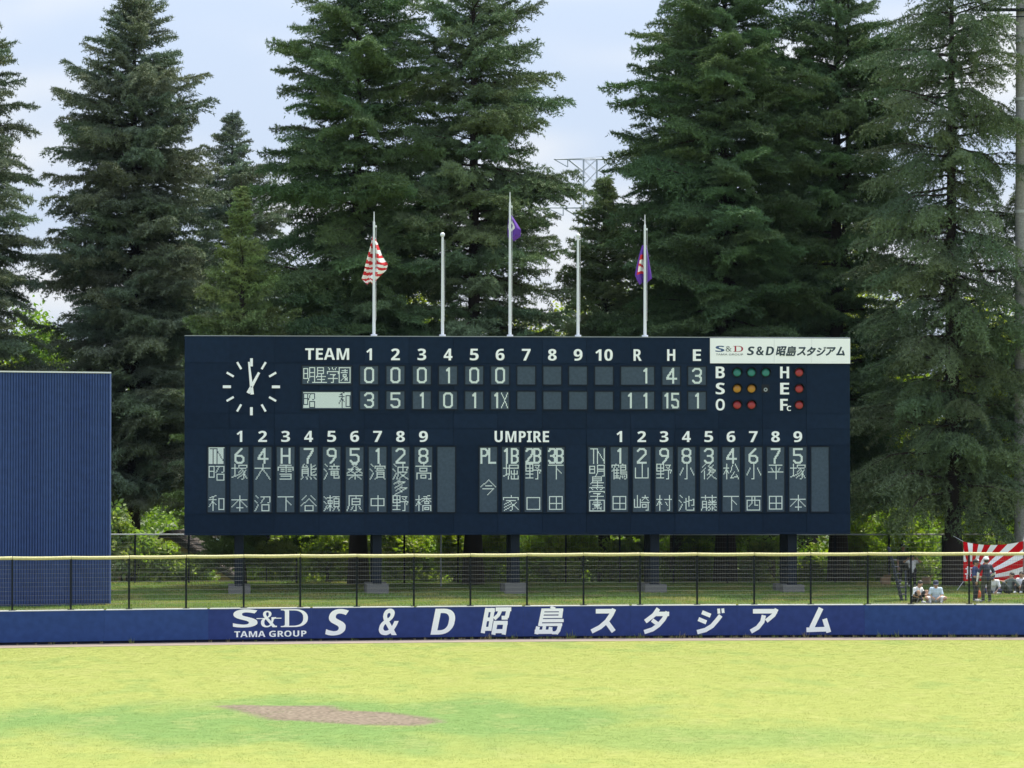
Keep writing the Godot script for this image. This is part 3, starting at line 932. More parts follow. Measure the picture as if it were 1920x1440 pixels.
func build_scoreboard() -> void:
	var sb := thing("scoreboard", "large dark navy baseball scoreboard on steel columns with clock, lamps and dot matrix displays", "scoreboard", Vector3(-12.277, 3.54, -128.3), deg_to_rad(5.0))
	var W := 25.26
	var H := 7.42
	part("cabinet", box(Vector3(0.01, 0.01, -2.2), Vector3(W - 0.01, H - 0.01, -0.05)), M.navy, sb)
	# the cladding panels, each with a hair of a gap round it
	var rows := [0.0, 0.745, 3.33, 3.96, 4.52, 6.42, H]
	for r in 6:
		var n: int = [15, 15, 15, 15, 15, 15][r]
		for c in n:
			var x0 := W * c / n
			var x1 := W * (c + 1) / n
			var top: float = rows[r + 1]
			if r == 5 and x1 > 19.86:
				if x0 >= 19.86:
					continue
				x1 = 19.86
			part("panel", box(Vector3(x0 + 0.007, rows[r] + 0.007, -0.05), Vector3(x1 - 0.007, top - 0.007, rng.randf_range(-0.006, 0.0))), [M.navy, M.navy_b, M.navy, M.navy_c][(c * 7 + r * 5) % 4], sb)
	part("panel", box(Vector3(19.87, 6.42, -0.05), Vector3(W - 0.004, H - 0.004, -0.01)), M.navy, sb)
	part("edge_trim", box(Vector3(0, H, -2.2), Vector3(W, H + 0.025, 0.01)), M.trim_grey, sb)
	part("edge_trim", box(Vector3(0, -0.05, -0.3), Vector3(W, 0, 0.005)), M.navy_b, sb)
	# columns in two rows, and their footings
	for i in 5:
		var x: float = [2.059, 7.244, 12.465, 17.785, 23.061][i]
		for zb in [-0.35, -2.0]:
			var y0: float = lawn_y(128.5) - 3.54
			var col := begin()
			add_box(col, Vector3(x - 0.17, y0, zb - 0.17), Vector3(x + 0.17, 0.0, zb + 0.17))
			part("column", done(col), M.frame_dark, sb)
			part("footing", box(Vector3(x - 0.4, y0 - 0.2, zb - 0.4), Vector3(x + 0.42, y0 + rng.randf_range(0.28, 0.4), zb + 0.4)), M.concrete, sb)
	# headings
	var head := func(text: String, lo: Vector2, hi: Vector2) -> void:
		part("lettering" if text.length() > 1 or not text.is_valid_int() else "numeral", type_mesh(text, true, lo, hi), M.white_paint, sb, Vector3(0, 0, 0.001))
	head.call("TEAM", Vector2(4.52, 6.54), Vector2(6.17, 6.98))
	var cx := [6.922, 7.914, 8.91, 9.9, 10.89, 11.872, 12.863, 13.853, 14.833, 15.822]
	for i in 10:
		var hw: float = 0.33 if i == 9 else (0.105 if i == 0 else 0.165)
		head.call(str(i + 1), Vector2(cx[i] - hw, 6.53), Vector2(cx[i] + hw, 6.97))
	for e in [["R", 17.103], ["H", 18.387], ["E", 19.373]]:
		head.call(e[0], Vector2(e[1] - 0.155, 6.53), Vector2(e[1] + 0.155, 6.97))
	head.call("UMPIRE", Vector2(11.663, 3.445), Vector2(13.728, 3.87))
	# the line score
	var line := [["0", "0", "0", "1", "0", "0", "", "", "", ""], ["3", "5", "1", "0", "1", "1X", "", "", "", ""]]
	var rhe := [[" 1", "4", "3"], ["11", "15", "1"]]
	for r in 2:
		var y0: float = [5.625, 4.69][r]
		var y1: float = [6.305, 5.355][r]
		var team := {}
		if r == 0:
			for k in 4:
				raster(team, ["明", "星", "学", "園"][k], 1 + k * 12, 1, 0.7, 1.0)
			display(sb, Vector2(4.41, y0), Vector2(6.26, y1), team, 50, 18)
		else:
			raster(team, "昭", 1, 1, 0.7, 1.0)
			raster(team, "和", 37, 1, 0.7, 1.0)
			display(sb, Vector2(4.41, y0), Vector2(6.26, y1), team, 50, 18, Rect2i(1, 1, 48, 16))
		for i in 10:
			var dots := {}
			var txt: String = line[r][i]
			if txt == "1X":
				raster(dots, "h1", 2, 1)
				raster(dots, "X", 10, 1, 0.9)
			elif txt:
				raster(dots, txt, 1, 1)
			display(sb, Vector2(cx[i] - 0.338, y0), Vector2(cx[i] + 0.338, y1), dots, 18, 18)
		for i in 3:
			var dots := {}
			var txt: String = rhe[r][i]
			var x0: float = [16.475, 18.05, 19.036][i]
			var x1: float = [17.731, 18.723, 19.71][i]
			if i == 0:
				if txt[0] == "1":
					raster(dots, "1", 1, 1)
				raster(dots, "1", 17, 1)
				display(sb, Vector2(x0, y0), Vector2(x1, y1), dots, 34, 18)
			else:
				if txt == "15":
					raster(dots, "h1", 1, 1)
					raster(dots, "h5", 9, 1)
				else:
					raster(dots, txt, 1, 1)
				display(sb, Vector2(x0, y0), Vector2(x1, y1), dots, 18, 18)
	# the line-ups and the umpires: [left edge, heading, characters top to bottom]
	var cols := []
	var left := [["6", "塚", "", "本"], ["4", "大", "", "沼"], ["H", "雪", "", "下"], ["7", "熊", "", "谷"], ["9", "滝", "", "瀬"], ["5", "桑", "", "原"], ["1", "濱", "", "中"], ["2", "波", "多", "野"], ["8", "高", "", "橋"], []]
	var right := [["1", "鶴", "", "田"], ["2", "山", "", "崎"], ["9", "野", "", "村"], ["8", "小", "", "池"], ["3", "後", "", "藤"], ["4", "松", "", "下"], ["6", "小", "", "西"], ["7", "平", "", "田"], ["5", "塚", "", "本"], []]
	for i in 10:
		cols.append([1.727 + i * 0.8638, left[i], str(i + 1) if i < 9 else ""])
		cols.append([16.07 + i * 0.8543, right[i], str(i + 1) if i < 9 else ""])
	var ump := [["PL", "", "今", ""], ["1B", "堀", "", "家"], ["2B", "野", "", "口"], ["3B", "下", "", "田"]]
	for i in 4:
		cols.append([11.09 + i * 0.8543, ump[i], ""])
	for c in cols:
		var dots := {}
		if c[1].size():
			var top: String = c[1][0]
			if top.length() == 1:
				raster(dots, top, 1, 1)
			else:
				raster(dots, "h" + top[0], 1, 1)
				raster(dots, "h" + top[1], 9, 1)
			for k in 3:
				if c[1][k + 1]:
					raster(dots, c[1][k + 1], 1, 17 + k * 16)
		display(sb, Vector2(c[0], 0.81), Vector2(c[0] + 0.667, 3.262), dots, 18, 66)
		if c[2]:
			var hw: float = 0.105 if c[2] == "1" else 0.165
			head.call(c[2], Vector2(c[0] + 0.333 - hw, 3.45), Vector2(c[0] + 0.333 + hw, 3.865))
	var tn := {}
	raster(tn, "T", 2, 1)
	raster(tn, "N", 9, 1)
	var tn2 := tn.duplicate()
	for x in range(1, 17):
		for y in range(0, 17):
			var k := Vector2i(x, y)
			if tn.has(k):
				tn.erase(k)
			else:
				tn[k] = true
	raster(tn, "昭", 1, 18)
	raster(tn, "和", 1, 49)
	display(sb, Vector2(0.875, 0.81), Vector2(1.535, 3.262), tn, 18, 66)
	for k in 4:
		raster(tn2, ["明", "星", "学", "園"][k], 1, 18 + k * 12, 1.0, 0.72)
	display(sb, Vector2(15.222, 0.81), Vector2(15.882, 3.262), tn2, 18, 66)
	# ball count and decision lamps
	for e in [["B", 20.09, 5.876], ["S", 20.09, 5.262], ["O", 20.09, 4.65], ["H", 22.564, 5.878], ["E", 22.564, 5.264], ["F", 22.564, 4.652]]:
		head.call(e[0], Vector2(e[1], e[2]), Vector2(e[1] + (0.29 if e[0] == "F" else 0.345), e[2] + 0.443))
	head.call("C", Vector2(22.82, 4.635), Vector2(22.985, 4.83))
	var lamps := [[20.908, 6.098, "lamp_green"], [21.459, 6.099, "lamp_green"], [22.009, 6.1, "lamp_green"], [20.908, 5.482, "lamp_amber"], [21.459, 5.483, "lamp_amber"], [20.908, 4.864, "lamp_red"], [21.459, 4.864, "lamp_red"], [23.292, 6.103, "lamp_red"], [23.292, 5.486, "lamp_red"], [23.292, 4.867, "lamp_red"]]
	for l in lamps:
		var ring := begin()
		for k in 16:
			var a0 := TAU * k / 16
			var a1 := TAU * (k + 1) / 16
			var p := func(a: float, r: float, z: float) -> Vector3: return Vector3(cos(a) * r, sin(a) * r, z)
			quad(ring, p.call(a0, 0.155, 0.03), p.call(a0, 0.19, 0.03), p.call(a1, 0.19, 0.03), p.call(a1, 0.155, 0.03))
			quad(ring, p.call(a1, 0.19, 0.0), p.call(a1, 0.19, 0.03), p.call(a0, 0.19, 0.03), p.call(a0, 0.19, 0.0))
		var lamp := part("lamp", done(ring), M.hood_black, sb, Vector3(l[0], l[1], 0.0))
		var lens := begin()
		add_ball(lens, Vector3.ZERO, Vector3(0.155, 0.06, 0.155), 6, 20, 0.0, PI / 2)
		var lo := part("lens", done(lens), M[l[2]], lamp, Vector3(0, 0, 0.02))
		lo.rotation.x = PI / 2
		var hood := begin()
		for k in 14:
			var a0 := lerpf(-0.15, PI + 0.15, k / 14.0)
			var a1 := lerpf(-0.15, PI + 0.15, (k + 1) / 14.0)
			var d0 := 0.06 + 0.2 * maxf(0.0, sin(a0))
			var d1 := 0.06 + 0.2 * maxf(0.0, sin(a1))
			var p := func(a: float, r: float, z: float) -> Vector3: return Vector3(cos(a) * r, sin(a) * r, z)
			quad(hood, p.call(a1, 0.2, 0.0), p.call(a1, 0.2, d1), p.call(a0, 0.2, d0), p.call(a0, 0.2, 0.0))
			quad(hood, p.call(a0, 0.192, 0.0), p.call(a0, 0.192, d0), p.call(a1, 0.192, d1), p.call(a1, 0.192, 0.0))
			quad(hood, p.call(a0, 0.192, d0), p.call(a0, 0.2, d0), p.call(a1, 0.2, d1), p.call(a1, 0.192, d1))
		part("hood", done(hood), M.hood_black, lamp)
	# the third strike lamp's empty socket
	var sk := part("lamp_socket", box(Vector3(-0.155, -0.155, 0), Vector3(0.155, 0.155, 0.008)), M.hood_black, sb, Vector3(22.003, 5.484, 0.001))
	var bulb := begin()
	for k in 16:
		var a0 := TAU * k / 16
		var a1 := TAU * (k + 1) / 16
		var p := func(a: float, r: float) -> Vector3: return Vector3(cos(a) * r, sin(a) * r - 0.04, 0.03)
		quad(bulb, p.call(a0, 0.035), p.call(a0, 0.075), p.call(a1, 0.075), p.call(a1, 0.035))
	part("bulb_holder", done(bulb), M.trim_grey, sk)
	# the clock: twelve marks and two hands, a minute to one
	var clock := Node3D.new()
	clock.name = "clock"
	sb.add_child(clock, true)
	clock.position = Vector3(2.504, 5.518, 0.002)
	for k in 12:
		var hw := 0.052 if k % 3 == 0 else 0.04
		var m := part("hour_mark", box(Vector3(-hw, 0.765, 0), Vector3(hw, 1.07, 0.03)), M.white_paint, clock)
		m.rotation.z = -TAU * k / 12
	for e in [[-0.27, 0.61, 0.065, 0.045, 0.05, -0.489], [-0.29, 0.94, 0.065, 0.032, 0.075, 0.105]]:
		var st := begin()
		st.set_smooth_group(-1)
		var z0: float = e[4]
		var p := [Vector3(-e[2], e[0], z0), Vector3(-e[3], e[1], z0), Vector3(e[3], e[1], z0), Vector3(e[2], e[0], z0)]
		quad(st, p[0], p[1], p[2], p[3])
		for k in 4:
			var a: Vector3 = p[k]
			var b: Vector3 = p[(k + 1) % 4]
			quad(st, b, a, a - Vector3(0, 0, 0.02), b - Vector3(0, 0, 0.02))
		part("hour_hand" if e[1] < 0.8 else "minute_hand", done(st), M.white_paint, clock).rotation.z = e[5]
	part("spindle", tube([Vector3(0, 0, 0), Vector3(0, 0, 0.085)], [0.03, 0.03], 10), M.trim_grey, clock)
	# the sponsor's sign in the corner
	var sg := thing("sponsor_sign", "long white sign with blue and red lettering in scoreboard's top right corner", "sign", sb.position + sb.basis * Vector3(19.87, 6.442, 0.0), sb.rotation.y)
	for k in 3:
		var e := [0.0, 2.46, 3.9, 5.39]
		part("sign_panel", box(Vector3(e[k] + 0.003, 0, -0.008), Vector3(e[k + 1] - 0.003, 0.955, 0.06)), M.sign_white, sg)
	var put := func(text: String, m: Material, bold: bool, x0: float, y0: float, x1: float, y1: float, shear: float, serif: bool) -> void:
		part("lettering", type_mesh(text, bold, Vector2(x0, y0), Vector2(x1, y1), shear, serif, 0.006), m, sg, Vector3(0, 0, 0.0605))
	put.call("S", M.print_blue, true, 0.205, 0.435, 0.545, 0.665, 0.0, false)
	put.call("&", M.print_dark, false, 0.6, 0.45, 0.82, 0.65, 0.0, true)
	put.call("D", M.print_red, false, 0.885, 0.44, 1.265, 0.66, 0.0, true)
	put.call("TAMA GROUP", M.print_dark, false, 0.22, 0.3, 1.265, 0.37, 0.0, false)
	put.call("S", M.print_dark, true, 1.41, 0.312, 1.715, 0.64, 0.18, false)
	put.call("&", M.print_dark, true, 1.757, 0.312, 2.09, 0.64, 0.1, false)
	put.call("D", M.print_dark, true, 2.127, 0.312, 2.475, 0.64, 0.18, false)
	var kx := [2.74, 3.105, 3.497, 3.892, 4.271, 4.635, 5.0]
	for k in 7:
		part("lettering", stroke_letter(["昭", "島", "ス", "タ", "ジ", "ア", "ム"][k], 0.00089, 0.003), M.print_dark, sg, Vector3(kx[k], 0.472, 0.061))
	# flagpoles along the top
	var where := [7.123, 9.719, 12.283, 14.877, 17.439]
	var tall := [4.32, 3.8, 5.1, 3.79, 4.27]
	var desc := ["leftmost white flagpole on the scoreboard, flying the red and white striped flag", "shorter white flagpole with a ball top, second from the left", "tallest white flagpole at the scoreboard's middle, flying a purple flag", "shorter white flagpole with a ball top, second from the right", "rightmost white flagpole on the scoreboard, with the purple and red flag"]
	for i in 5:
		var fp := thing("flagpole", desc[i], "flagpole", sb.position + sb.basis * Vector3(where[i], H + 0.02, -0.4), 0.0, "flagpoles on top of the scoreboard")
		part("shaft", tube([Vector3(0, 0, 0), Vector3(0, tall[i] * 0.5, 0), Vector3(0, tall[i], 0)], [0.058, 0.052, 0.042], 12), M.pole_white, fp)
		part("base_collar", tube([Vector3(0, 0, 0), Vector3(0, 0.08, 0)], [0.12, 0.12], 12), M.pole_white, fp)
		if i % 2 == 1:
			var ball := begin()
			add_ball(ball, Vector3(0, tall[i] + 0.06, 0), Vector3.ONE * 0.09)
			part("finial", done(ball), M.pole_white, fp)
		else:
			part("finial", tube([Vector3(0, tall[i], 0), Vector3(0, tall[i] + 0.06, 0), Vector3(0, tall[i] + 0.4, 0)], [0.03, 0.022, 0.016], 8), M.pole_white, fp)
			part("pulley", box(Vector3(0.03, tall[i] - 0.2, -0.03), Vector3(0.1, tall[i] - 0.12, 0.03)), M.pole_white, fp)
		part("halyard", tube([Vector3(0.075, 0.6, 0.03), Vector3(0.085, tall[i] - 0.15, 0.02)], [0.005, 0.005], 4), M.pole_white, fp)
	flags(sb, where, H)

func flag_sheet(rows: Array, folds: float, depth: float, colour_at: Callable, seed_: int) -> ArrayMesh:
	# a limp flag: each row is [height, left edge, right edge] about the pole; the cloth hangs in folds of real depth
	var st := begin()
	st.set_smooth_group(0)
	var nu := 26
	var nv := 40
	var at := func(u: float, v: float) -> Vector3:
		var f := v * (rows.size() - 1)
		var k := mini(int(f), rows.size() - 2)
		var t := f - k
		var y: float = lerpf(rows[k][0], rows[k + 1][0], t)
		var l: float = lerpf(rows[k][1], rows[k + 1][1], t)
		var r: float = lerpf(rows[k][2], rows[k + 1][2], t)
		var z := depth * sin(u * folds * TAU + v * 1.3 + seed_) * smoothstep(0.0, 0.25, v) - 0.09
		return Vector3(lerpf(l, r, u), y - 0.05 * sin(u * folds * TAU + 0.6) * v, z)
	for i in nu:
		for j in nv:
			var q := [[i, j], [i + 1, j], [i + 1, j + 1], [i, j], [i + 1, j + 1], [i, j + 1]]
			for e in q:
				st.set_color(colour_at.call((i + 0.5) / nu, (j + 0.5) / nv))
				st.add_vertex(at.call(float(e[0]) / nu, float(e[1]) / nv))
	return done(st)

func flags(sb: Node3D, where: Array, H: float) -> void:
	var p := func(i: int) -> Vector3: return sb.position + sb.basis * Vector3(where[i], H + 0.02, -0.4)
	var red := Color(0.55, 0.02, 0.03)
	var white := Color(0.8, 0.8, 0.8)
	var purple := Color(0.1, 0.03, 0.3)
	var a := thing("flag", "limp red and white striped flag hanging from the leftmost flagpole", "flag", p.call(0), 0.0, "flags on the flagpoles")
	var stripes := func(u: float, v: float) -> Color:
		var s := v * 7.4 + (absf(u - 0.5) - 0.2) * 0.9 * (1.0 if u < 0.5 else -0.4)
		return red if fmod(s + 0.25, 1.0) > 0.52 else white
	part("cloth", flag_sheet([[3.78, -0.06, 0.03], [3.5, -0.12, 0.14], [3.05, -0.24, 0.3], [2.72, -0.33, 0.52], [2.5, -0.37, 0.46], [2.2, -0.47, 0.16], [2.02, -0.3, 0.03]], 1.5, 0.12, stripes, 1), M.flag, a)
	var b := thing("flag", "limp purple flag with white mark hanging from the tallest flagpole", "flag", p.call(2), 0.0, "flags on the flagpoles")
	var mark := func(u: float, v: float) -> Color:
		var r := Vector2((u - 0.32) * 0.55, (v - 0.4) * 0.9).length()
		return white if r > 0.07 and r < 0.15 else purple
	part("cloth", flag_sheet([[4.62, -0.03, 0.08], [4.4, -0.08, 0.22], [4.1, -0.1, 0.42], [3.85, -0.09, 0.4], [3.68, -0.03, 0.14]], 1.1, 0.1, mark, 3), M.flag, b)
	var c := thing("flag", "limp purple flag with red and white emblem on the rightmost flagpole", "flag", p.call(4), 0.0, "flags on the flagpoles")
	var emblem := func(u: float, v: float) -> Color:
		if v > 0.22 and v < 0.6 and u < 0.62 and u > 0.1:
			if v < 0.32 or v > 0.55 or u < 0.16:
				return red
			return red if absf(v - 0.43 - (u - 0.3) * 0.15) < 0.025 else white
		return purple
	part("cloth", flag_sheet([[3.52, -0.1, 0.06], [3.2, -0.2, 0.12], [2.8, -0.3, 0.18], [2.4, -0.38, 0.25], [2.2, -0.3, 0.27], [2.05, -0.22, 0.1]], 1.6, 0.1, emblem, 5), M.flag, c)

# ---------------------------------------------------------------- other built things
func build_screen_wall() -> void:
	# the tall blue ribbed screen left of the scoreboard
	var a := Vector3(-25.5, 0, -116.6)
	var b := Vector3(-14.3, 0, -121.9)
	var turn := atan2(-(b.z - a.z), b.x - a.x)
	var t := thing("ribbed_screen", "tall blue ribbed metal screen left of the scoreboard, behind the fence", "screen", Vector3(a.x, 1.2, a.z), turn)
	var length := a.distance_to(b)
	var h := 8.2
	part("core", box(Vector3(0, -0.2, -1.2), Vector3(length - 0.02, h, -0.05)), M.screen_blue, t)
	var pitch := 0.1
	# the cladding comes in sheets of nine ribs
	var x := 0.0
	while x < length - 0.01:
		var st := begin()
		st.set_smooth_group(-1)
		var n := mini(9, int(round((length - x) / pitch)))
		if n < 1:
			break
		for k in n:
			var x0 := x + k * pitch
			var prof := [[0.0, -0.04], [0.022, -0.04], [0.034, 0.0], [0.088, 0.0], [0.1, -0.04]]
			for q in 4:
				var p0 := Vector3(x0 + prof[q][0], 0.05, prof[q][1])
				var p1 := Vector3(x0 + prof[q + 1][0], 0.05, prof[q + 1][1])
				quad(st, p0, p0 + Vector3(0, h - 0.06, 0), p1 + Vector3(0, h - 0.06, 0), p1)
		part("ribbed_sheet", done(st), M.screen_blue if int(x * 10) % 2 == 0 else M.screen_blue_b, t)
		x += n * pitch
	part("top_flashing", box(Vector3(-0.02, h, -1.24), Vector3(length + 0.02, h + 0.05, 0.03)), M.cap_grey, t)
	part("corner_trim", box(Vector3(length - 0.02, 0, -1.22), Vector3(length + 0.03, h - 0.004, 0.02)), M.screen_trim, t)

func build_back_fence() -> void:
	var f := thing("park_fence", "dark mesh park fence with grey top rail behind the scoreboard columns", "fence")
	var d := 140.0
	var y0 := lawn_y(d)
	var x := -22.0
	while x < 24.0:
		part("post", box(Vector3(x - 0.04, y0 - 0.2, -d - 0.04), Vector3(x + 0.04, y0 + 2.02, -d + 0.04)), M.fence_dark, f)
		var w := begin()
		for k in range(1, 22):
			add_tube(w, [Vector3(x + k * 0.1, y0 + 0.05, -d), Vector3(x + k * 0.1, y0 + 1.95, -d)], [0.003, 0.003], 3, false)
		for k in 10:
			add_tube(w, [Vector3(x, y0 + 0.08 + k * 0.2, -d + 0.006), Vector3(x + 2.2, y0 + 0.08 + k * 0.2, -d + 0.006)], [0.004, 0.004], 3, false)
		part("wire_mesh", done(w), M.wire, f).set_meta("kind", "stuff")
		part("top_rail", tube([Vector3(x + 0.01, y0 + 2.0, -d + 0.06), Vector3(x + 2.19, y0 + 2.0, -d + 0.06)], [0.03, 0.03], 8), M.galvanised, f)
		x += 2.2

func build_house() -> void:
	var h := thing("house", "ochre gabled house with brown shingle roof behind shrubs at the left", "house")
	var A := Vector3(-15.07, 3.2, -150)      # ridge, near end
	var B := Vector3(-13.84, 3.2, -157)
	var along := (B - A).normalized()
	var side := along.cross(Vector3.UP).normalized()     # to the right
	if side.x < 0:
		side = -side
	var run := 3.15
	var drop := 2.05
	var eR := A + side * run - Vector3(0, drop, 0)
	var eL := A - side * run - Vector3(0, drop, 0)
	var L := A.distance_to(B)
	var base := -1.5
	var wall := begin()
	wall.set_smooth_group(-1)
	var inn := 0.32
	var w0 := A + along * 0.35 + side * (run - inn)
	var w1 := A + along * 0.35 - side * (run - inn)
	var yE := A.y - drop * (run - inn) / run - 0.12
	var apex := A + along * 0.35 - Vector3(0, 0.12, 0)
	for o in [0.0, L - 0.7]:
		var s: Vector3 = along * o
		quad(wall, Vector3(w1.x, base, w1.z) + s, Vector3(w1.x, yE, w1.z) + s, Vector3(w0.x, yE, w0.z) + s, Vector3(w0.x, base, w0.z) + s)
		tri(wall, Vector3(w1.x, yE, w1.z) + s, apex + s, Vector3(w0.x, yE, w0.z) + s)
	for w in [w0, w1]:
		var s := along * (L - 0.7)
		quad(wall, Vector3(w.x, base, w.z), Vector3(w.x, yE, w.z), Vector3(w.x, yE, w.z) + s, Vector3(w.x, base, w.z) + s)
	part("wall", done(wall), M.ochre, h)
	# the roof: courses of shingles stepping down each slope
	for sgn in [1.0, -1.0]:
		var down: Vector3 = (side * sgn * run - Vector3(0, drop, 0)).normalized()
		var up: Vector3 = Vector3(0, 1, 0) - down * down.y
		up = up.normalized()
		var slope := Vector2(run, drop).length()
		var n := 13
		for k in n:
			var t0 := slope * k / n
			var t1 := slope * (k + 1) / n + 0.04
			var st := begin()
			st.set_smooth_group(-1)
			var p0: Vector3 = A + down * t0 + up * 0.02
			var p1: Vector3 = A + down * t1 + up * 0.055
			var e := along * L
			quad(st, p0, p0 + e, p1 + e, p1)
			quad(st, p1, p1 + e, p1 + e - up * 0.045, p1 - up * 0.045)
			quad(st, p0 - up * 0.03, p0, p1, p1 - up * 0.045)
			part("shingle_course", done(st), [M.shingle, M.shingle_b, M.shingle_c][(k * 2 + (1 if sgn > 0 else 0)) % 3], h)
		var rake := begin()
		add_box(rake, Vector3(0, -0.2, -0.05), Vector3(slope, 0.0, 0.05), Transform3D(Basis(down, up, down.cross(up)), A))
		part("barge_board", done(rake), M.barge, h)
		if sgn > 0:
			var sky := begin()
			var c: Vector3 = A + down * 1.05 + along * 4.6 + up * 0.05
			add_box(sky, Vector3(0, 0, -0.5), Vector3(1.05, 0.13, 0.5), Transform3D(Basis(down, up, down.cross(up)), c))
			var o := part("skylight", done(sky), M.frame_dark, h)
			var gl := begin()
			add_box(gl, Vector3(0.06, 0.131, -0.44), Vector3(0.99, 0.14, 0.44), Transform3D(Basis(down, up, down.cross(up)), c))
			part("pane", done(gl), M.glass, o)
	# a dark louvred opening in the gable
	var g := A + along * 0.33 - Vector3(0, 1.05, 0)
	part("gable_window", box(Vector3(-0.35, -0.25, 0), Vector3(0.35, 0.3, 0.05)), M.frame_dark, h, g + Vector3(0.1, 0, 0))

func lattice(st: SurfaceTool, a: Vector3, b: Vector3, r: float) -> void:
	add_tube(st, [a, b], [r, r], 4, false)

func build_pylon() -> void:
	var o := thing("power_pylon", "pale steel lattice power pylon far off between the conifers", "pylon", Vector3(7.55, -1.4, -330))
	var legs := begin()
	var w0 := 2.4
	var w1 := 0.64
	var top := 36.6
	var at := func(y: float, sx: float, sz: float) -> Vector3:
		var w := lerpf(w0, w1, minf(1.0, y / 26.0))
		return Vector3(sx * w, y, sz * w)
	for sx in [-1.0, 1.0]:
		for sz in [-1.0, 1.0]:
			var leg := begin()
			for seg in [[0.0, 26.0], [26.0, top]]:
				lattice(leg, at.call(seg[0], sx, sz), at.call(seg[1], sx, sz), 0.07)
			part("leg", done(leg), M.steel_pale, o)
	var y := 0.0
	var br := begin()
	while y < top - 0.5:
		var s := 2.0 if y < 26.0 else 1.35
		var y2 := minf(y + s, top)
		for e in [[-1.0, 1.0, 1.0, 1.0], [1.0, -1.0, 1.0, 1.0], [-1.0, 1.0, -1.0, -1.0], [1.0, -1.0, -1.0, -1.0], [1.0, 1.0, -1.0, 1.0], [-1.0, -1.0, 1.0, -1.0]]:
			lattice(br, at.call(y, e[0], e[2]), at.call(y2, e[1], e[3]), 0.025)
		y = y2
	part("bracing", done(br), M.steel_pale, o)
	for yy in [36.6, 31.9]:
		var arm := begin()
		var reach := 3.5 if yy > 33 else 4.2
		for s in [-1.0, 1.0]:
			var tip := Vector3(s * reach, yy, 0)
			for z in [-0.6, 0.6]:
				lattice(arm, Vector3(0, yy, z), tip, 0.05)
				lattice(arm, Vector3(s * 0.64, yy - 1.2, z), Vector3(s * reach * 0.62, yy, z * 0.4), 0.05)
			lattice(arm, Vector3(s * reach * 0.62, yy, 0), Vector3(s * reach * 0.62, yy - 0.75, 0), 0.05)
			lattice(arm, Vector3(s * reach * 0.62, yy - 0.75, 0), Vector3(s * reach, yy, 0), 0.045)
		part("cross_arm", done(arm), M.steel_pale, o)
	for s in [-1.0, 1.0]:
		part("insulator", tube([Vector3(s * 4.1, 31.9, 0), Vector3(s * 4.1, 29.9, 0)], [0.07, 0.07], 6), M.steel_pale, o)
	var ln := thing("power_line", "thin power line running off the distant pylon", "power line", Vector3(7.55, -1.4, -330))
	var pts := []
	var rad := []
	for i in 13:
		var t := i / 12.0
		pts.append(Vector3(-3.5, 36.6, 0).lerp(Vector3(26, 45, 40), t) - Vector3(0, 3.0 * 4.0 * t * (1 - t), 0))
		rad.append(0.02)
	part("cable", tube(pts, rad, 4), M.steel_pale, ln)

func build_floodlight() -> void:
	var o := thing("floodlight_mast", "tall grey concrete floodlight mast at the right edge", "mast", Vector3(20.33, lawn_y(136.5), -136.5))
	part("mast", tube([Vector3(0, -0.3, 0), Vector3(0, 8, 0), Vector3(0, 30, 0)], [0.34, 0.29, 0.14], 20), M.concrete_pole, o)
	for y in [7.6, 14.9, 19.4, 21.7]:
		part("steel_band", tube([Vector3(0, y, 0), Vector3(0, y + 0.12, 0)], [lerpf(0.34, 0.14, y / 30.0) + 0.03, lerpf(0.34, 0.14, y / 30.0) + 0.03], 16), M.galvanised, o)
	var yb := 23.0
	part("cross_arm", box(Vector3(-1.6, yb - 0.06, -0.06), Vector3(1.6, yb + 0.06, 0.06)), M.fence_dark, o, Vector3(0, 0, 0.26))
	part("guard_rail", tube([Vector3(-1.55, yb - 0.28, 0.3), Vector3(1.55, yb - 0.28, 0.3)], [0.025, 0.025], 8), M.fence_dark, o)
	for s in [-1, 1]:
		part("brace", tube([Vector3(s * 0.95, yb - 0.06, 0.26), Vector3(s * 0.2, yb - 1.75, 0.16)], [0.045, 0.045], 8), M.galvanised, o)
		for k in 2:
			var lamp := begin()
			add_ball(lamp, Vector3.ZERO, Vector3(0.3, 0.36, 0.3), 7, 18, -PI / 2, 0.0)
			var l := part("lamp", done(lamp), M.galvanised, o, Vector3(s * (0.72 + 0.62 * k), yb + 0.42, 0.42))
			l.rotation.x = deg_to_rad(70)
			var gl := begin()
			add_ball(gl, Vector3(0, 0.005, 0), Vector3(0.285, 0.05, 0.285), 4, 18, 0.0, PI / 2)
			part("lens", done(gl), M.lamp_glass, l)
	part("climbing_step", tube([Vector3(-0.5, 21.3, 0), Vector3(0.5, 21.3, 0)], [0.02, 0.02], 6), M.fence_dark, o)

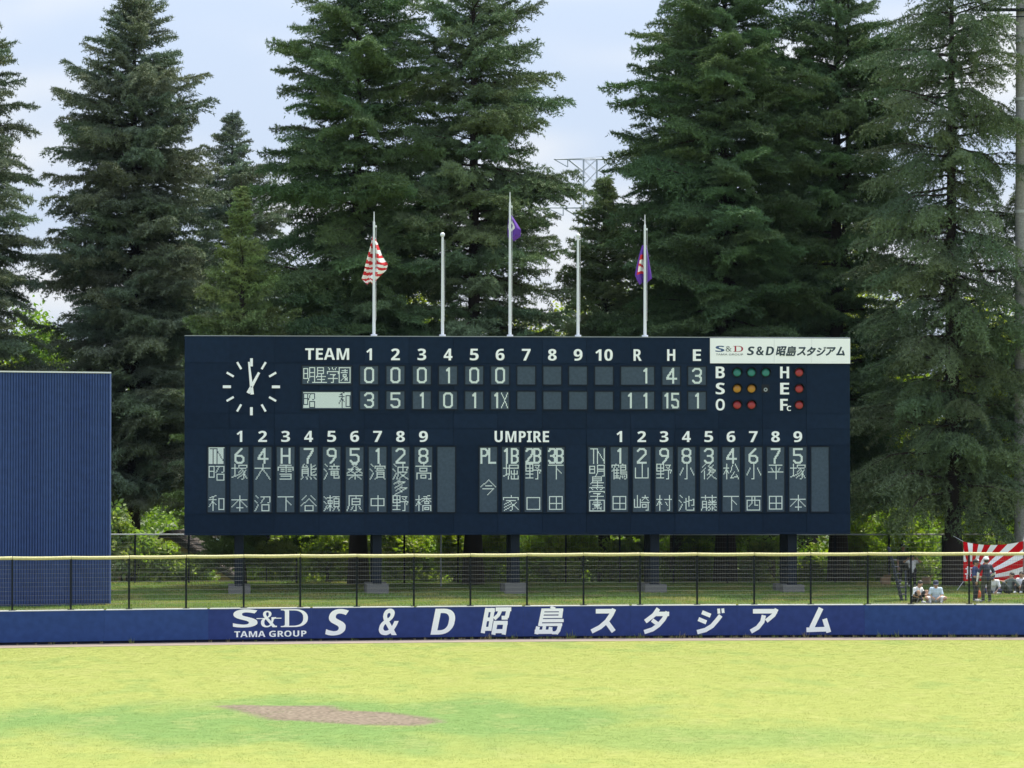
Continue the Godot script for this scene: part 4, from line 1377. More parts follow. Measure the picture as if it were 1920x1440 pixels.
func build_banner() -> void:
	var o := thing("spectator_banner", "red and white sunburst banner tied up behind the spectators at right", "banner", Vector3(17.2, 0.06, -130.6))
	var img := Image.create(480, 320, false, Image.FORMAT_RGB8)
	var W := 2.28
	var H := 1.5
	for i in 480:
		for j in 320:
			var p := Vector2((i + 0.5) / 480.0 * W, (1.0 - (j + 0.5) / 320.0) * H)
			var v := p - Vector2(0.31, 0.06)
			var a := rad_to_deg(v.angle())
			var red := fposmod(a - 1.0 + 4.3, 16.6) < 8.6 or v.length() < 0.72
			img.set_pixel(i, j, Color(0.74, 0.06, 0.1) if red else Color(0.9, 0.9, 0.92))
	# white characters down the disc, half hidden and hard to read
	for r in [[16, 214, 40, 10], [28, 198, 10, 64], [44, 232, 34, 9], [12, 258, 46, 10], [50, 206, 28, 8], [50, 220, 8, 60], [70, 206, 8, 60], [50, 250, 28, 8], [24, 272, 10, 34], [40, 286, 30, 9], [88, 216, 8, 70], [88, 216, 26, 8]]:
		img.fill_rect(Rect2i(r[0], r[1], r[2], r[3]), Color(0.9, 0.9, 0.92))
	var m := StandardMaterial3D.new()
	m.albedo_texture = ImageTexture.create_from_image(img)
	m.roughness = 0.8
	m.metallic_specular = 0.2
	var st := begin()
	st.set_smooth_group(0)
	var at := func(u: float, v: float) -> Vector3:
		var sag := -0.14 * 4.0 * u * (1 - u) * (1 - v) + 0.02 * u
		return Vector3(u * W, 3.14 - v * H + sag, 0.05 * sin(u * 9.0 + v * 3.0) + 0.03 * sin(v * 8.0 + u * 4.0))
	for i in 24:
		for j in 14:
			for e in [[i, j], [i + 1, j], [i + 1, j + 1], [i, j], [i + 1, j + 1], [i, j + 1]]:
				st.set_uv(Vector2(e[0] / 24.0, e[1] / 14.0))
				st.add_vertex(at.call(e[0] / 24.0, e[1] / 14.0))
	part("cloth", done(st), m, o)
	part("cord", tube([Vector3(W, 3.15, 0), Vector3(W + 0.9, 3.3, -5.8)], [0.01, 0.01], 5), M.cap_grey, o)
	part("cord", tube([Vector3(0, 3.14, 0), Vector3(-0.1, 3.3, -2.1)], [0.01, 0.01], 5), M.cap_grey, o)
	part("cord", tube([Vector3(0, 1.62, 0), Vector3(-0.25, 1.3, 0.1)], [0.01, 0.01], 5), M.cap_grey, o)

func build_people() -> void:
	var g := func(d: float) -> float: return lawn_y(d)
	var down := [Vector3(0.03, -0.19, -0.02), Vector3(0.03, -0.35, 0.02)]
	var down_r := [Vector3(-0.03, -0.19, -0.02), Vector3(-0.03, -0.35, 0.02)]
	var navy := Color(0.025, 0.035, 0.09)
	var black := Color(0.018, 0.018, 0.022)
	var white := Color(0.75, 0.76, 0.78)
	# by the fence
	var J := standing(1.5, [[Vector3(0.04, -0.19, 0.02), Vector3(-0.05, -0.22, 0.2)], [Vector3(-0.04, -0.19, 0.02), Vector3(0.05, -0.24, 0.2)]])
	person("standing person in navy shirt and black and white cap, turned sideways by the fence", Vector3(16.8, g.call(124.3), -124.3), deg_to_rad(70), J, {"shirt": Color(0.03, 0.05, 0.16), "trousers": black}, "cap_black", 0.0, 0.1)
	J = standing(1.62, [[Vector3(0.09, -0.16, 0.02), Vector3(0.1, -0.33, 0.05)], [Vector3(-0.09, -0.16, -0.02), Vector3(-0.04, -0.25, 0.16)]])
	person("standing person in white cap and dark shirt with white sleeves, back to the field", Vector3(17.16, g.call(124.0), -124.0), deg_to_rad(200), J, {"shirt": Color(0.02, 0.026, 0.05), "trousers": Color(0.04, 0.04, 0.035), "sleeve": white}, "cap_white")
	J = sitting(0.22, 0.42, 0.1, Vector3(0.12, 0.3, 0.42), Vector3(-0.14, 0.2, 0.4))
	person("seated person in white shirt with black hair, knees drawn up, behind the wall", Vector3(14.5, g.call(123.4), -123.4), deg_to_rad(40), J, {"shirt": white, "trousers": black, "shorts": true}, "", 0.0, 0.35)
	J = sitting(0.34, 0.2, 0.06, Vector3(0.1, 0.2, 0.32), Vector3(-0.1, 0.2, 0.32))
	person("seated person in pale blue shirt and dark cap, cross-legged facing the field", Vector3(15.25, g.call(123.3), -123.3), deg_to_rad(-8), J, {"shirt": Color(0.5, 0.62, 0.75), "trousers": Color(0.6, 0.6, 0.6), "shorts": true}, "cap_navy", 0.0, 0.3)
	# farther back in the shade
	J = standing(1.66, [down, down_r])
	person("standing person in dark clothes and light-topped cap, far back in the shade", Vector3(15.75, g.call(138.0), -138.0), deg_to_rad(15), J, {"shirt": Color(0.02, 0.024, 0.035), "trousers": black}, "cap_black")
	J = standing(1.26, [[Vector3(0.15, -0.01, 0.06), Vector3(0.06, 0.07, 0.16)], [Vector3(-0.15, -0.01, 0.06), Vector3(-0.06, 0.07, 0.16)]])
	person("small standing person in white shirt with both arms raised, in the shade", Vector3(15.92, g.call(136.4), -136.4), 0.0, J, {"shirt": white, "trousers": black, "socks": white}, "cap_black")
	J = sitting(0.2, 0.46, -0.03, Vector3(0.16, 0.34, 0.36), Vector3(-0.16, 0.34, 0.36))
	person("seated person in white shirt with black hair at the picture's right edge", Vector3(19.25, g.call(129.4) + 0.02, -129.4), deg_to_rad(-25), J, {"shirt": white, "trousers": black}, "", 0.0, 0.15)
	J = sitting(0.2, 0.4, -0.14, Vector3(0.3, 0.12, -0.3), Vector3(-0.1, 0.5, 0.34))
	person("seated person in grey-green clothes leaning back beside the banner", Vector3(18.72, g.call(129.2), -129.2), deg_to_rad(-60), J, {"shirt": Color(0.09, 0.11, 0.1), "trousers": Color(0.05, 0.06, 0.06)}, "", 0.0, 0.0)
	J = sitting(0.3, 0.18, 0.16, Vector3(0.16, 0.14, 0.4), Vector3(-0.16, 0.14, 0.4))
	person("person in white shirt and navy cap bent low over the grass under the banner", Vector3(18.2, g.call(129.3) - 0.03, -129.3), deg_to_rad(-20), J, {"shirt": white, "trousers": navy}, "cap_navy", 0.0, 0.6)
	# what lies about
	var bag := thing("orange_bag", "small orange bag on the grass between the standing persons", "bag", Vector3(17.1, g.call(125.6), -125.6))
	var st := begin()
	add_ball(st, Vector3(0, 0.16, 0), Vector3(0.09, 0.17, 0.06), 8, 12)
	part("body", done(st), M.orange, bag)
	part("strap", tube([Vector3(-0.05, 0.29, 0), Vector3(0, 0.42, 0), Vector3(0.05, 0.29, 0)], [0.008, 0.008, 0.008], 5), M.orange, bag)
	# the dark steel stair of the back path and two cartons beside it
	var stair := thing("steel_stair", "dark blue steel steps behind the fence near the seated persons", "stair", Vector3(14.0, g.call(124.6), -124.6))
	for s in [0.0, 0.55]:
		var side := begin()
		add_box(side, Vector3(-0.02, 0, -0.12), Vector3(0.02, 2.0, 0.12), Transform3D(Basis(Vector3.BACK, 0.24), Vector3(0.2, 0, -s)))
		part("stringer", done(side), M.stair_blue, stair)
	for k in 7:
		part("step", box(Vector3(-0.02, 0, -0.53), Vector3(0.22, 0.03, -0.02)), M.stair_blue, stair, Vector3(0.1 - 0.06 * k, 0.22 + 0.25 * k, 0))
	part("hand_post", box(Vector3(0.28, 0, -0.03), Vector3(0.34, 1.1, 0.03)), M.stair_blue, stair)
	var n := 0
	for e in [[15.1, "cardboard carton on the grass left of the steel steps"], [16.75, "cardboard carton behind the seated persons"]]:
		var c := thing("carton", e[1], "carton", Vector3(e[0], g.call(138.6), -138.6), 0.2 + n, "cartons in the shade")
		part("body", box(Vector3(-0.17, 0, -0.15), Vector3(0.17, 0.3, 0.15)), M.carton, c)
		var fl := begin()
		add_box(fl, Vector3(-0.17, 0, 0), Vector3(0.17, 0.01, 0.16), Transform3D(Basis(Vector3.RIGHT, -0.7), Vector3(0, 0.3, 0.15)))
		part("flap", done(fl), M.carton, c)
		n += 1

# ---------------------------------------------------------------- materials
func make_materials() -> void:
	var soft := noise_tex(0.02, 0.86, 1.0, 11)
	var grime := noise_tex(0.05, 0.72, 1.0, 12)
	var speck := noise_tex(0.2, 0.6, 1.0, 13)
	M.navy = paint(0.0096, 0.0215, 0.047, 0.75, soft, 0.3, 0.2)
	M.navy_b = paint(0.0112, 0.0245, 0.053, 0.75, soft, 0.3, 0.2)
	M.navy_c = paint(0.0085, 0.0195, 0.043, 0.75, soft, 0.3, 0.2)
	M.trim_grey = paint(0.3, 0.33, 0.36, 0.5)
	M.frame_dark = paint(0.012, 0.017, 0.026, 0.7, null, 1, 0.2)
	M.screen = paint(0.066, 0.094, 0.13, 0.7, soft, 0.6, 0.2)
	M.dot_white = paint(0.72, 0.8, 0.78, 0.6, null, 1, 0.3)
	M.white_paint = paint(0.85, 0.87, 0.88, 0.6, null, 1, 0.3)
	M.sign_white = paint(0.86, 0.88, 0.89, 0.5, null, 1, 0.3)
	M.print_dark = paint(0.03, 0.05, 0.07, 0.6, null, 1, 0.3)
	M.print_blue = paint(0.05, 0.1, 0.22, 0.6, null, 1, 0.3)
	M.print_red = paint(0.32, 0.02, 0.05, 0.6, null, 1, 0.3)
	M.hood_black = paint(0.012, 0.014, 0.018, 0.6, null, 1, 0.3)
	M.lamp_green = paint(0.02, 0.19, 0.19, 0.25)
	M.lamp_amber = paint(0.45, 0.21, 0.03, 0.25)
	M.lamp_red = paint(0.36, 0.03, 0.045, 0.25)
	M.pole_white = paint(0.64, 0.67, 0.71, 0.4)
	M.concrete = paint(0.2, 0.195, 0.185, 0.9, grime, 0.8)
	M.concrete_pole = paint(0.33, 0.33, 0.32, 0.9, grime, 0.35)
	M.wall_blue = paint(0.03, 0.066, 0.21, 0.75, soft, 0.25, 0.25)
	M.wall_blue_b = paint(0.032, 0.069, 0.218, 0.75, soft, 0.25, 0.25)
	M.banner_blue = paint(0.028, 0.05, 0.19, 0.65, soft, 0.25, 0.25)
	M.dark_rubber = paint(0.012, 0.014, 0.025, 0.9, null, 1, 0.2)
	M.cap_grey = paint(0.6, 0.62, 0.65, 0.5)
	M.fence_dark = paint(0.012, 0.015, 0.018, 0.7, null, 1, 0.25)
	M.wire = paint(0.13, 0.14, 0.14, 0.35)  # grey lightened to put the sun glint into the wire colour
	M.yellow_pad = paint(0.72, 0.67, 0.33, 0.65, grime, 0.5)
	M.screen_blue = paint(0.035, 0.066, 0.2, 0.55, soft, 0.3, 0.3)
	M.screen_blue_b = paint(0.039, 0.073, 0.214, 0.55, soft, 0.3, 0.3)
	M.screen_trim = paint(0.09, 0.13, 0.32, 0.5)
	M.galvanised = paint(0.36, 0.38, 0.39, 0.5)
	M.ochre = paint(0.44, 0.33, 0.14, 0.85, grime, 0.4)
	M.shingle = paint(0.125, 0.1, 0.09, 0.9, speck, 1.5)
	M.shingle_b = paint(0.14, 0.112, 0.1, 0.9, speck, 1.5)
	M.shingle_c = paint(0.115, 0.094, 0.086, 0.9, speck, 1.5)
	M.barge = paint(0.05, 0.045, 0.045, 0.8)
	M.glass = paint(0.3, 0.42, 0.42, 0.1)
	M.lamp_glass = paint(0.5, 0.52, 0.5, 0.12)
	M.steel_pale = paint(0.4, 0.44, 0.49, 0.7)
	M.bark = paint(0.062, 0.05, 0.046, 0.95, speck, 0.9, 0.2)
	M.twig = paint(0.05, 0.04, 0.034, 0.95, null, 1, 0.2)
	M.orange = paint(0.6, 0.13, 0.04, 0.7)
	M.carton = paint(0.45, 0.3, 0.19, 0.9)
	M.stair_blue = paint(0.014, 0.02, 0.045, 0.6)
	M.skin = paint(0.42, 0.25, 0.17, 0.6)
	M.dark_hair = paint(0.012, 0.01, 0.01, 0.6)
	M.cap_black = paint(0.016, 0.016, 0.02, 0.8)
	M.cap_navy = paint(0.02, 0.026, 0.06, 0.8)
	M.cap_white = paint(0.78, 0.79, 0.8, 0.8)
	M.body = StandardMaterial3D.new()
	M.body.vertex_color_use_as_albedo = true
	M.body.roughness = 0.8
	M.flag = StandardMaterial3D.new()
	M.flag.vertex_color_use_as_albedo = true
	M.flag.roughness = 0.8
	M.flag.backlight_enabled = true
	M.flag.backlight = Color(0.35, 0.35, 0.35)
	M.needle = StandardMaterial3D.new()
	M.needle.vertex_color_use_as_albedo = true
	M.needle.roughness = 0.6
	M.needle.metallic_specular = 0.22
	M.needle.backlight_enabled = true
	M.needle.backlight = Color(0.3, 0.33, 0.16)
	M.leaf = StandardMaterial3D.new()
	M.leaf.vertex_color_use_as_albedo = true
	M.leaf.roughness = 0.5
	M.leaf.metallic_specular = 0.4
	M.leaf.backlight_enabled = true
	M.leaf.backlight = Color(0.9, 1.0, 0.4)
	M.grass = StandardMaterial3D.new()
	M.grass.vertex_color_use_as_albedo = true
	M.grass.roughness = 0.7
	M.grass.metallic_specular = 0.3
	M.grass.backlight_enabled = true
	M.grass.backlight = Color(0.6, 0.65, 0.3)

func grass_patch(side: float, count: int, height: float, seed_: int) -> ArrayMesh:
	rng.seed = seed_
	var st := begin()
	st.set_smooth_group(-1)
	for i in count:
		var p := Vector3(rng.randf_range(-side, side) * 0.6, -0.004, rng.randf_range(-side, side) * 0.6)
		var a := rng.randf_range(0, TAU)
		var o := Vector3(cos(a) * 0.6, rng.randf_range(0.5, 1.2), sin(a) * 0.6).normalized()
		var s := Vector3(-sin(a), 0, cos(a))
		blade(st, p, o, s, height * rng.randf_range(0.6, 1.3), height * 0.2)
	return done(st)

func build_sky(env: Environment) -> void:
	var n := FastNoiseLite.new()
	n.seed = 5
	n.frequency = 1.0
	n.fractal_octaves = 5
	var W := 1536
	var H := 768
	var img := Image.create(W, H, false, Image.FORMAT_RGBF)
	for j in H:
		var el := (0.5 - (j + 0.5) / H) * PI
		if el < -0.02:
			for i in W:
				img.set_pixel(i, j, Color(0.36, 0.38, 0.36))
			continue
		# a hazy bright sky: pale at the horizon, bluer and brighter overhead as added fill for shaded faces
		var t := pow(clampf(sin(el), 0.0, 1.0), 0.55)
		var base := Color(0.385, 0.435, 0.495).lerp(Color(0.33, 0.44, 0.66), t)
		for i in W:
			var az := (i + 0.5) / W * TAU
			var v := Vector3(cos(el) * sin(az), sin(el), cos(el) * cos(az))
			var f := 1.0 / maxf(v.y + 0.16, 0.05)
			var c := n.get_noise_3d(v.x * f * 1.5, v.y * 6.0, v.z * f * 1.5)
			var k := smoothstep(-0.25, 0.28, c) * 0.9
			var up := 1.0 + 1.0 * sin(el)
			var c2 := base.lerp(Color(0.525, 0.54, 0.555), k)
			img.set_pixel(i, j, Color(c2.r * up, c2.g * up, c2.b * up))
	var pm := PanoramaSkyMaterial.new()
	pm.panorama = ImageTexture.create_from_image(img)
	var sky := Sky.new()
	sky.sky_material = pm
	env.background_mode = Environment.BG_SKY
	env.sky = sky

# ---------------------------------------------------------------- the scene
func _ready() -> void:
	rng.seed = 7
	# camera
	var cam := Camera3D.new()
	cam.name = "camera"
	cam.fov = 12.797
	cam.position = Vector3(0, 6.4, 0)
	cam.rotation_degrees = Vector3(1.2315, 0, 0)
	cam.near = 0.5
	cam.far = 4000.0
	add_child(cam)
	# sky, exposure
	var we := WorldEnvironment.new()
	we.name = "world_environment"
	var env := Environment.new()
	env.tonemap_mode = Environment.TONE_MAPPER_LINEAR
	env.tonemap_exposure = 1.62
	env.sdfgi_enabled = true
	env.ssao_enabled = true
	env.ssil_enabled = true
	build_sky(env)
	# a trace of summer haze over the field
	env.fog_enabled = true
	env.fog_density = 0.00003
	env.fog_light_color = Color(0.78, 0.88, 1.0)
	we.environment = env
	add_child(we)
	# the midday sun, high behind the trees and to the right
	var sun := DirectionalLight3D.new()
	sun.name = "sun"
	sun.light_color = Color(1.0, 0.96, 0.89)
	sun.light_energy = 1.6
	sun.light_angular_distance = 0.6
	sun.shadow_enabled = true
	add_child(sun)
	sun.look_at_from_position(Vector3(0.302, 0.883, -0.36) * 50.0, Vector3.ZERO, Vector3.UP)
	make_materials()

	# ---- the setting
	patchy.seed = 3
	patchy.frequency = 0.16
	patchy.fractal_octaves = 3
	fine.seed = 9
	fine.frequency = 0.35
	fine.fractal_octaves = 3
	var ground := begin()
	quad(ground, Vector3(-2500, -1.4, 300), Vector3(-2500, -1.4, -2500), Vector3(2500, -1.4, -2500), Vector3(2500, -1.4, 300))
	setting("ground", done(ground), paint(0.07, 0.1, 0.03, 0.95, noise_tex(0.03, 0.6, 1.0, 21), 0.05))
	# the outfield: one sheet; its turf colours are computed for the stretch in view and repeat beyond
	var S := 64.0
	var img := Image.create(1024, 1024, false, Image.FORMAT_RGB8)
	for j in 1024:
		var d := 126.0 - (j + 0.5) / 1024.0 * S
		for i in 1024:
			var x := -32.0 + (i + 0.5) / 1024.0 * S
			var c := turf(x, d)
			if x > -9.0 and x < 0.0 and d > 80.0 and d < 91.0:
				var b := bare_distance(Vector2(x, d))
				if b < 0.45:
					var n := fine.get_noise_2d(x * 30.0, d * 30.0)
					var soil := Color(0.22, 0.185, 0.14).lerp(Color(0.115, 0.092, 0.07), smoothstep(-0.15, 0.2, n))
					if b > -0.35:
						soil = soil.lerp(Color(0.13, 0.1, 0.08), 0.35)
					c = c.lerp(soil, smoothstep(0.28, -0.22, b + 0.25 * n))
			img.set_pixel(i, j, c.linear_to_srgb())
	var fm := StandardMaterial3D.new()
	fm.albedo_texture = ImageTexture.create_from_image(img)
	fm.roughness = 0.95
	fm.metallic_specular = 0.15
	var field := begin()
	field.set_smooth_group(-1)
	for i in 80:
		var xa := -200.0 + i * 5.0
		var xb := xa + 5.0
		var da := wall_d(clampf(xa, -34, 32)) - 1.0
		var db := wall_d(clampf(xb, -34, 32)) - 1.0
		for e in [[xa, 0.0], [xa, da], [xb, db], [xa, 0.0], [xb, db], [xb, 0.0]]:
			field.set_uv(Vector2((e[0] + 32.0) / S, (126.0 - e[1]) / S))
			field.add_vertex(Vector3(e[0], 0, -e[1]))
	setting("outfield", done(field), fm)
	setting("warning_track", wall_strip(-34, 32, -0.1, 0.012, 1.75, -0.1), paint(0.4, 0.33, 0.285, 0.95, noise_tex(0.3, 0.65, 1.0, 22), 0.6, 0.2))
	# the lawn behind the wall, falling away beyond the park fence
	var lawn := begin()
	lawn.set_smooth_group(0)
	var depths := [0.0, 0.012, 0.06, 0.2, 0.4, 0.6, 0.8, 0.86, 0.92, 1.0]
	var bump := FastNoiseLite.new()
	bump.seed = 4
	bump.frequency = 0.2
	var lp := func(x: float, k: int) -> Vector3:
		var d := lerpf(wall_d(clampf(x, -34, 32)) + 0.24, 153.0, depths[k])
		var y := lawn_y(d) + (0.03 * bump.get_noise_2d(x, d) if k > 1 else -0.005)
		return Vector3(x, y if k < 9 else -1.6, -d)
	for i in 66:
		var xa := -66.0 + i * 2.0
		for k in 9:
			quad(lawn, lp.call(xa, k), lp.call(xa, k + 1), lp.call(xa + 2.0, k + 1), lp.call(xa + 2.0, k))
	setting("lawn", done(lawn), paint(0.16, 0.2, 0.045, 0.95, noise_tex(0.06, 0.6, 1.0, 23), 0.25, 0.15))

	# ---- the structures
	build_wall()
	build_fence()
	build_scoreboard()
	build_screen_wall()
	build_back_fence()
	build_house()
	build_pylon()
	build_floodlight()

	# ---- the trees
	var kinds := []
	for e in [[0.9, 11], [1.9, 12], [3.0, 13], [4.0, 14]]:
		kinds.append([conifer_branch(e[0], 0.08, 0.2, e[1]), e[0]])
	var kinds_b := []
	for e in [[0.9, 21], [1.9, 22], [3.0, 23], [4.0, 24]]:
		kinds_b.append([conifer_branch(e[0], 0.05, 0.28, e[1]), e[0]])
	var weeping := []
	for e in [[1.0, 31], [2.1, 32], [3.2, 33], [4.2, 34]]:
		weeping.append([conifer_branch(e[0], 0.26, 0.95, e[1]), e[0]])
	var grey := Color(0.145, 0.185, 0.12)
	var green := Color(0.092, 0.15, 0.066)
	var X := func(px: float, d: float) -> float: return (px - 960.0) / 6420.0 * d
	conifer("tall conifer cut off by the picture's left edge", X.call(-85, 144), 144, 28.4, 4.0, [[0, 0.2], [2.5, 1.6], [6, 2.8], [10, 3.5], [26, 4.2]], kinds, grey, 101)
	conifer("broad grey-green conifer with a full pointed crown left of the scoreboard", X.call(250, 149), 149, 26.9, 4.7, [[0, 0.2], [1.2, 1.0], [2.1, 1.8], [4.8, 3.3], [6.6, 3.75], [9, 4.0], [14, 4.3], [25, 4.5]], kinds_b, grey, 102, {"twin": -0.5, "per": 17.0, "up_top": 0.6})
	conifer("thin pale conifer far back, tip just above its neighbours left of centre", X.call(435, 166), 166, 23.3, 4.0, [[0, 0.2], [2.5, 1.3], [5, 2.4], [9, 3.4], [22, 4.2]], kinds, grey, 103, {"per": 13.0})
	conifer("young yellow-green conifer between two big ones above the clock", X.call(452, 133.5), 133.5, 17.2, 2.0, [[0, 0.15], [2.2, 0.8], [5, 1.9], [9, 2.6], [17, 3.0]], kinds, Color(0.15, 0.21, 0.075), 104, {"per": 14.0, "up_top": 0.8, "up_low": 0.25})
	conifer("tall dark green conifer behind the striped flag", X.call(672, 138.5), 138.5, 27.5, 4.6, [[0, 0.2], [2.6, 2.4], [5.3, 4.1], [9, 4.4], [26, 4.7]], kinds, green, 105, {"trunk": 0.36, "per": 14.0})
	conifer("tall open conifer with a bare dark trunk behind the purple flag", X.call(887, 138.5), 138.5, 27.5, 4.6, [[0, 0.2], [1.5, 1.4], [3.5, 3.0], [7.8, 4.4], [10, 4.2], [26, 4.6]], kinds_b, Color(0.12, 0.175, 0.09), 106, {"per": 10.5, "trunk": 0.36})
	conifer("short light green conifer beside the fourth flagpole", X.call(1133, 146), 146, 18.6, 3.4, [[0, 0.2], [2, 1.0], [5, 2.0], [9, 2.7], [17, 3.2]], kinds, Color(0.15, 0.21, 0.09), 107, {"per": 16.0, "trunk": 0.28})
	conifer("tall broad conifer behind the rightmost flagpole", X.call(1360, 143), 143, 29.0, 4.6, [[0, 0.2], [2, 1.7], [4.1, 3.4], [6, 4.2], [9, 4.7], [27, 5.0]], kinds, green, 108, {"per": 14.0, "trunk": 0.42, "twin": -0.6})
	conifer("conifer half hidden behind the broad one near the rightmost flagpole", X.call(1268, 150), 150, 26.0, 3.4, [[0, 0.2], [3, 1.8], [8, 3.2], [25, 3.8]], kinds, green, 109, {"per": 9.0})
	conifer("twin-trunked dark conifer above the white sponsor sign", X.call(1572, 143.5), 143.5, 27.8, 4.6, [[0, 0.2], [2.5, 2.4], [6, 3.7], [12, 4.0], [26, 4.2]], kinds_b, green, 110, {"per": 12.0, "twin": 0.45, "trunk": 0.4})
	conifer("conifer standing back between the broad one and the twin-trunked one", X.call(1442, 152), 152, 24.5, 3.4, [[0, 0.2], [3, 1.8], [8, 3.0], [25, 3.6]], kinds, green, 111, {"per": 8.0})
	conifer("nearest conifer with long drooping boughs right of the scoreboard", X.call(1787, 137), 137, 28.1, 4.5, [[0, 0.4], [2, 2.0], [4, 3.1], [8, 3.9], [14, 4.4], [20, 4.8], [26, 4.9]], weeping, Color(0.115, 0.165, 0.088), 112, {"per": 9.5, "trunk": 0.36, "up_top": 0.5, "up_low": 0.12})
	conifer("conifer with drooping boughs reaching in from the right edge", X.call(2005, 139), 139, 26.0, 4.5, [[0, 0.2], [3, 1.8], [8, 3.2], [24, 4.0]], weeping, Color(0.115, 0.165, 0.088), 113, {"per": 8.0})
	# broadleaved trees beyond, tints brightened to put backlit sun into the leaves
	var leafy := leaf_cluster(0.8, 60, 0.2, 51)
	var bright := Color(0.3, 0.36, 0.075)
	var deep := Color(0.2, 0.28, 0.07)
	var spots := [[-30, 158, 11.5, 4.5, 1, "leafy tree low at the left edge, above the blue screen"], [105, 166, 13.3, 4.2, 0, "leafy tree between the two leftmost conifers"], [350, 172, 15.5, 4.8, 1, "leafy tree right of the broad grey-green conifer"], [560, 170, 15, 5, 0, "leafy tree behind the clock corner of the scoreboard"], [775, 164, 16.5, 4.5, 1, "leafy tree tinted sunlit yellow-green behind the second flagpole"], [1010, 160, 13.5, 4.2, 2, "bright yellow-green tree low behind the tallest flagpole"], [1180, 172, 15.5, 4.5, 0, "leafy tree behind the short light green conifer"], [1310, 175, 17, 4.5, 1, "leafy tree behind the tall broad conifer"], [1490, 162, 17.5, 4.5, 2, "yellow-green tree showing between the broad and twin-trunked conifers"], [1650, 168, 16, 4.5, 1, "leafy tree right of the sponsor sign"], [1850, 165, 14.5, 4.5, 2, "yellow-green tree behind the floodlight mast"], [1960, 172, 15, 5, 1, "leafy tree at the right edge behind the mast"]]
	var k := 0
	for e in spots:
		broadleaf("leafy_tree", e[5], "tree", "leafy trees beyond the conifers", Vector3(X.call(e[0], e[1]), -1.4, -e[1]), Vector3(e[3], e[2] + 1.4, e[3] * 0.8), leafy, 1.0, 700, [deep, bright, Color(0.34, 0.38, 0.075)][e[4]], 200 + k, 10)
		k += 1
	# the far-off woods that close the view
	rng.seed = 91
	var wp := []
	var wc := []
	for i in 46:
		var cx := -62.0 + i * 2.75
		var cd := rng.randf_range(205.0, 240.0)
		var ch := rng.randf_range(9.5, 13.5)
		for q in 42:
			var v := rand_dir() * Vector3(3.2, ch * 0.48, 3.0) * pow(rng.randf(), 0.35)
			wp.append(Transform3D(Basis(Vector3.UP, rng.randf_range(0, TAU)) * Basis.from_scale(Vector3.ONE * rng.randf_range(1.5, 2.4)), Vector3(cx, -1.2 + ch * 0.5, -cd) + v))
			wc.append(deep * rng.randf_range(0.8, 1.2))
	var woods := scatter("far_woods", leafy, M.leaf, wp, wc, self)
	woods.set_meta("label", "far-off woods seen low between the trunks")
	woods.set_meta("category", "woods")
	# a thick hedge row farther down the slope
	var hedge := leaf_cluster(0.6, 56, 0.17, 53, 0.3)
	var hx := [-60, 40, 140, 500, 585, 670, 760, 850, 940, 1030, 1120, 1205, 1275, 1400, 1470, 1590, 1680, 1770, 1860, 1960]
	var hedge_at := ["beyond the left edge", "behind the blue screen's left part", "behind the blue screen's right part", "behind the lantern", "left of the second scoreboard column", "behind the second scoreboard column", "right of the second scoreboard column", "behind the pipe post", "left of the middle scoreboard column", "right of the middle scoreboard column", "behind the first bare trunk", "left of the fourth scoreboard column", "right of the fourth scoreboard column", "between the broad conifer's trunk and the fifth column", "behind the fifth scoreboard column", "under the scoreboard's right end", "behind the steel steps", "behind the nearest conifer's trunk", "behind the sunburst banner", "beyond the right edge"]
	for i in hx.size():
		var dd := 153.0 + 3.0 * (i % 3)
		broadleaf("hedge_bush", "tall bush in the far hedge row, " + hedge_at[i], "bush", "bushes of the far hedge row", Vector3(X.call(hx[i], dd), -1.5, -dd), Vector3(2.3, 5.2 + 0.9 * sin(i * 2.1), 1.6), hedge, 1.0, 190, [deep, Color(0.22, 0.3, 0.08), deep][i % 3], 400 + i, 8)
	# shrubs along the park fence
	var sprig := leaf_cluster(0.45, 30, 0.21, 52, 0.5, 0.35)
	var shrubs := [[-8, 142.5, 2.3, 1.5, 1], [85, 142.8, 2.5, 1.5, 1], [228, 142.2, 3.0, 1.5, 2], [290, 142.0, 1.6, 1.2, 1], [352, 142.4, 1.15, 1.2, 2], [478, 142.6, 2.5, 1.3, 3], [545, 143.2, 2.8, 1.4, 3], [612, 142.4, 2.6, 1.4, 3], [665, 143.0, 2.6, 1.2, 3], [745, 142.6, 2.6, 1.2, 1], [800, 143.6, 2.2, 1.2, 2], [850, 142.5, 2.7, 1.1, 3], [915, 143.0, 2.5, 1.1, 3], [1025, 142.4, 2.2, 1.2, 3], [1085, 143.2, 2.8, 1.2, 3], [1165, 143.4, 2.0, 1.0, 1], [1205, 144.0, 2.4, 1.0, 2], [1310, 146.0, 2.8, 1.3, 0], [1420, 145.0, 2.5, 1.2, 2], [1520, 146.0, 2.8, 1.3, 0], [1610, 145.0, 3.0, 1.5, 0], [1690, 144.0, 3.2, 1.5, 0], [1840, 144.0, 3.2, 1.6, 2], [1930, 143.5, 3.2, 1.6, 0]]
	var spot_of := ["at the left edge behind the blue screen", "hidden behind the middle of the blue screen", "tallest, just right of the blue screen", "in front of the house gable", "below the house roof", "just right of the first scoreboard column", "between the lantern and the second column", "left of the second scoreboard column", "at the second scoreboard column", "right of the second scoreboard column", "left of the pipe post", "right of the pipe post", "left of the middle scoreboard column", "right of the middle scoreboard column", "left of the first bare trunk", "right of the first bare trunk", "left of the fourth scoreboard column", "right of the fourth scoreboard column", "left of the fifth scoreboard column", "right of the fifth scoreboard column", "under the scoreboard's right end", "behind the steel steps", "behind the sunburst banner", "at the right edge behind the mast"]
	var look := ["leafy", "mid green", "large-leaved pale", "yellow-green"]
	k = 0
